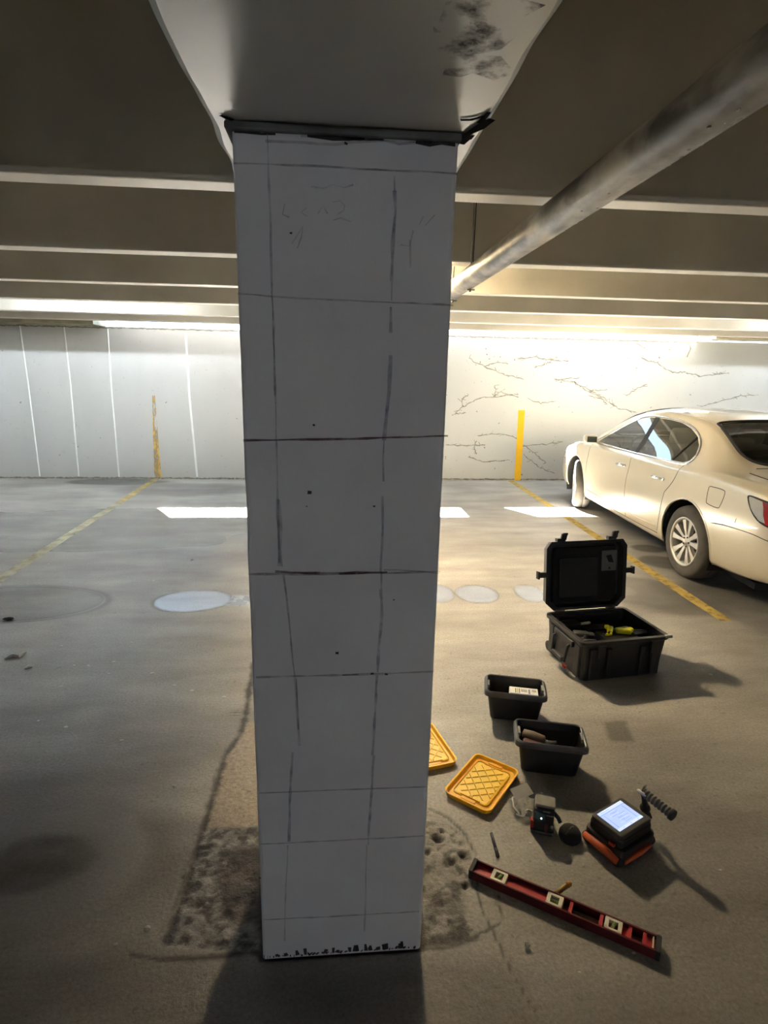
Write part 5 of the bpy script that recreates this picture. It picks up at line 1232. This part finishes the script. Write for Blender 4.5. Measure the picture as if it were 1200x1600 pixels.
def X(t): return (t - .5) * LL
web(X(.02), X(.52)); web(X(.735), X(.86)); web(X(.93), X(.985))
for t in (.56, .715, .855, .925): b.box((X(t), 0, LH * .45), (.010, LW - .012, LH * .8))
b.build('web', m_lred, lv_)
for sx in (-1, 1):
    b = MB(); b.rbox((sx * (LL / 2 - .006), 0, LH / 2), (.014, LW + .003, LH + .003), .004); b.build('end_cap', m_rub, lv_)
b = MB(); b.box((X(.965), 0, LH * .7), (.004, LW * .72, .012)); b.build('hang_tab', m_wht, lv_)
for t in (.165, .475, .775):
    v = empty('vial_block', (X(t), 0, LH * .62)); v.parent = lv_
    b = MB(); b.rbox((-.0185, 0, 0), (.012, .044, .022), .003); b.rbox((.0185, 0, 0), (.012, .044, .022), .003); b.rbox((0, .0175, 0), (.045, .009, .022), .003); b.rbox((0, -.0175, 0), (.045, .009, .022), .003)
    b.build('vial_housing', pmat('cream_plastic', (.66, .62, .50), (.56, .52, .42), scale=20, rough=.5), v)
    b = MB(); b.box((0, 0, -.006), (.028, .028, .006)); b.build('vial_well', m_foam, v)
    b = MB(); a0 = Vector((-.003, -.013, .003)); a1 = Vector((.003, .013, .003))
    if abs(t - .475) < .01: a0, a1 = Vector((-.013, 0, .003)), Vector((.013, 0, .003))
    b.tube([a0, a1], .0055, 12); b.build('vial', pmat('green_vial', (.30, .42, .12), (.2, .3, .08), scale=20, rough=.15), v)
    b = MB(); mid = (a0 + a1) / 2; d_ = (a1 - a0).normalized()
    for q in (-.003, .003): b.tube([mid + d_ * (q - .0004), mid + d_ * (q + .0004)], .0058, 12)
    b.build('vial_lines', m_foam, v)
# ---- small sticks and scraps ------------------------------------------------------
def stick(name, a, b_, r, mats, label, cat, parts):
    e_ = empty(name, (a + b_) / 2); tag(e_, label, cat); a = a - e_.location; b_ = b_ - e_.location
    for nm, t0, t1, r0, r1, m in parts:
        q = MB(); q.tube([a.lerp(b_, t0), a.lerp(b_, t1)], [r0, r1], 10); q.build(nm, m, e_)
m_brass = pmat('brass', (.62, .42, .16), (.5, .33, .12), scale=30, rough=.32, metal=.8); m_purple = pmat('dark_purple_barrel', (.055, .045, .065), (.04, .032, .05), scale=12, rough=.4)
p0 = Vector((*fl(868, 1396, .012), .010)); p1 = Vector((*fl(893, 1378, .03), .028))
stick('brass_marker', p0, p1, .006, None, 'short brass and gold marker propped against the upper rail of the level', 'marker', [('barrel', .0, .72, .0075, .0075, m_brass), ('cap', .72, .92, .0085, .0085, pmat('orange_cap', (.6, .25, .06), rough=.4)), ('tip', .92, 1.0, .006, .004, m_brass)])
p0 = Vector((*fl(768, 1302, .006), .006)); p1 = Vector((*fl(778, 1338, .006), .006))
stick('felt_marker', p0, p1, .006, None, 'slim dark purple marker lying above the left end of the level', 'marker', [('barrel', .0, .68, .0055, .0058, m_purple), ('cap', .68, 1.0, .0065, .006, m_rub)])
def chip(name, px, py, s_, m, label, cat, sq=(1, .8, .5), rz=0, group=None, seed=0):
    x, y = fl(px, py); rc = random.Random(seed + int(px)); b = MB(); b.ball((0, 0, 0), s_, 5, sq=sq)
    b.v = [(v[0] * (1 + rc.uniform(-.22, .22)), v[1] * (1 + rc.uniform(-.22, .22)), v[2] * (1 + rc.uniform(-.2, .2))) for v in b.v]; b.sm = [False] * len(b.f)
    zmin = min(v[2] for v in b.v); o = b.build(name, m, None, weld=True); o.location = (x, y, -zmin + .0008); o.rotation_euler = (0, 0, rz); tag(o, label, cat, group); return o
m_peb = pmat('pale_pebble', (.44, .40, .34), (.30, .27, .23), scale=40, rough=.85)
chip('pebble', 824, 1480, .0085, m_peb, 'rounded pale pebble below the middle of the red level', 'pebble', sq=(1, 1, .9))
chip('pebble', 230, 1455, .0095, m_peb, 'pale pebble left of the broken concrete, nearest the column foot of two', 'pebble', sq=(1, .9, .8))
chip('pebble', 272, 1231, .0065, m_peb, 'small pebble left of the long joint, level with the faint upper grid line', 'pebble', sq=(1, .9, .8))
chip('concrete_flake', 180, 1478, .0085, m_peb, 'flat pale flake left of the lower pebble on the dark floor', 'flake', sq=(1, .7, .4))
chip('concrete_flake', 190, 1158, .010, m_peb, 'lone pale flake in the middle of the left floor', 'flake', sq=(1, .7, .3), rz=.4)
chip('concrete_flake', 828, 1318, .004, m_wht, 'tiny white flake at the foot of the laser level', 'flake', sq=(1.3, .6, .4), rz=-.6)
m_scrap = pmat('grey_white_scrap', (.55, .54, .52), (.42, .41, .4), scale=20, rough=.8)
def scrap(pts, w_, label):
    q = [Vector((*fl(a, b_), .006 + .004 * (k % 2))) for k, (a, b_) in enumerate(pts)]; c = q[0].copy(); c.z = 0
    b = MB(); b.tube([v - c for v in q], [w_ * (.4 if k in (0, len(q) - 1) else 1) for k in range(len(q))], 6, smooth=False); o = b.build('scrap', m_scrap); o.location = c; tag(o, label, 'scrap')
scrap([(7, 1031), (20, 1026), (30, 1027), (41, 1021)], .012, 'longest pale torn scrap on the floor at the far left edge')
scrap([(38, 1046), (45, 1044), (51, 1043)], .010, 'short pale scrap just below the longest torn scrap at the left')
chip('dark_lump', 14, 968, .022, m_foam, 'small black lump in the large wet patch at the left edge', 'lump', sq=(1.6, .9, .3))
rg_ = random.Random(12); k = 0
for (px, py) in ((96, 1010), (178, 1035), (203, 1012), (205, 1004), (116, 1040), (138, 1041), (95, 1073), (272, 1072), (300, 1080), (103, 1137), (225, 957), (180, 958), (240, 908), (110, 911), (76, 882), (300, 875), (170, 1053), (238, 1053), (60, 1127), (350, 1090), (990, 1490), (922, 1180), (1110, 1055), (1055, 1098), (905, 1520), (700, 1170), (790, 990), (1125, 1360), (940, 820), (982, 855), (846, 1240)):
    k += 1; chip('grit', px, py, rg_.uniform(.0035, .007) * (1 + 8 / 9 * (1500 - py) / 900), m_scrap, 'tiny pale speck of grit scattered on the concrete floor', 'grit', sq=(1.2, .8, .4), group='grit specks on the floor', seed=k)
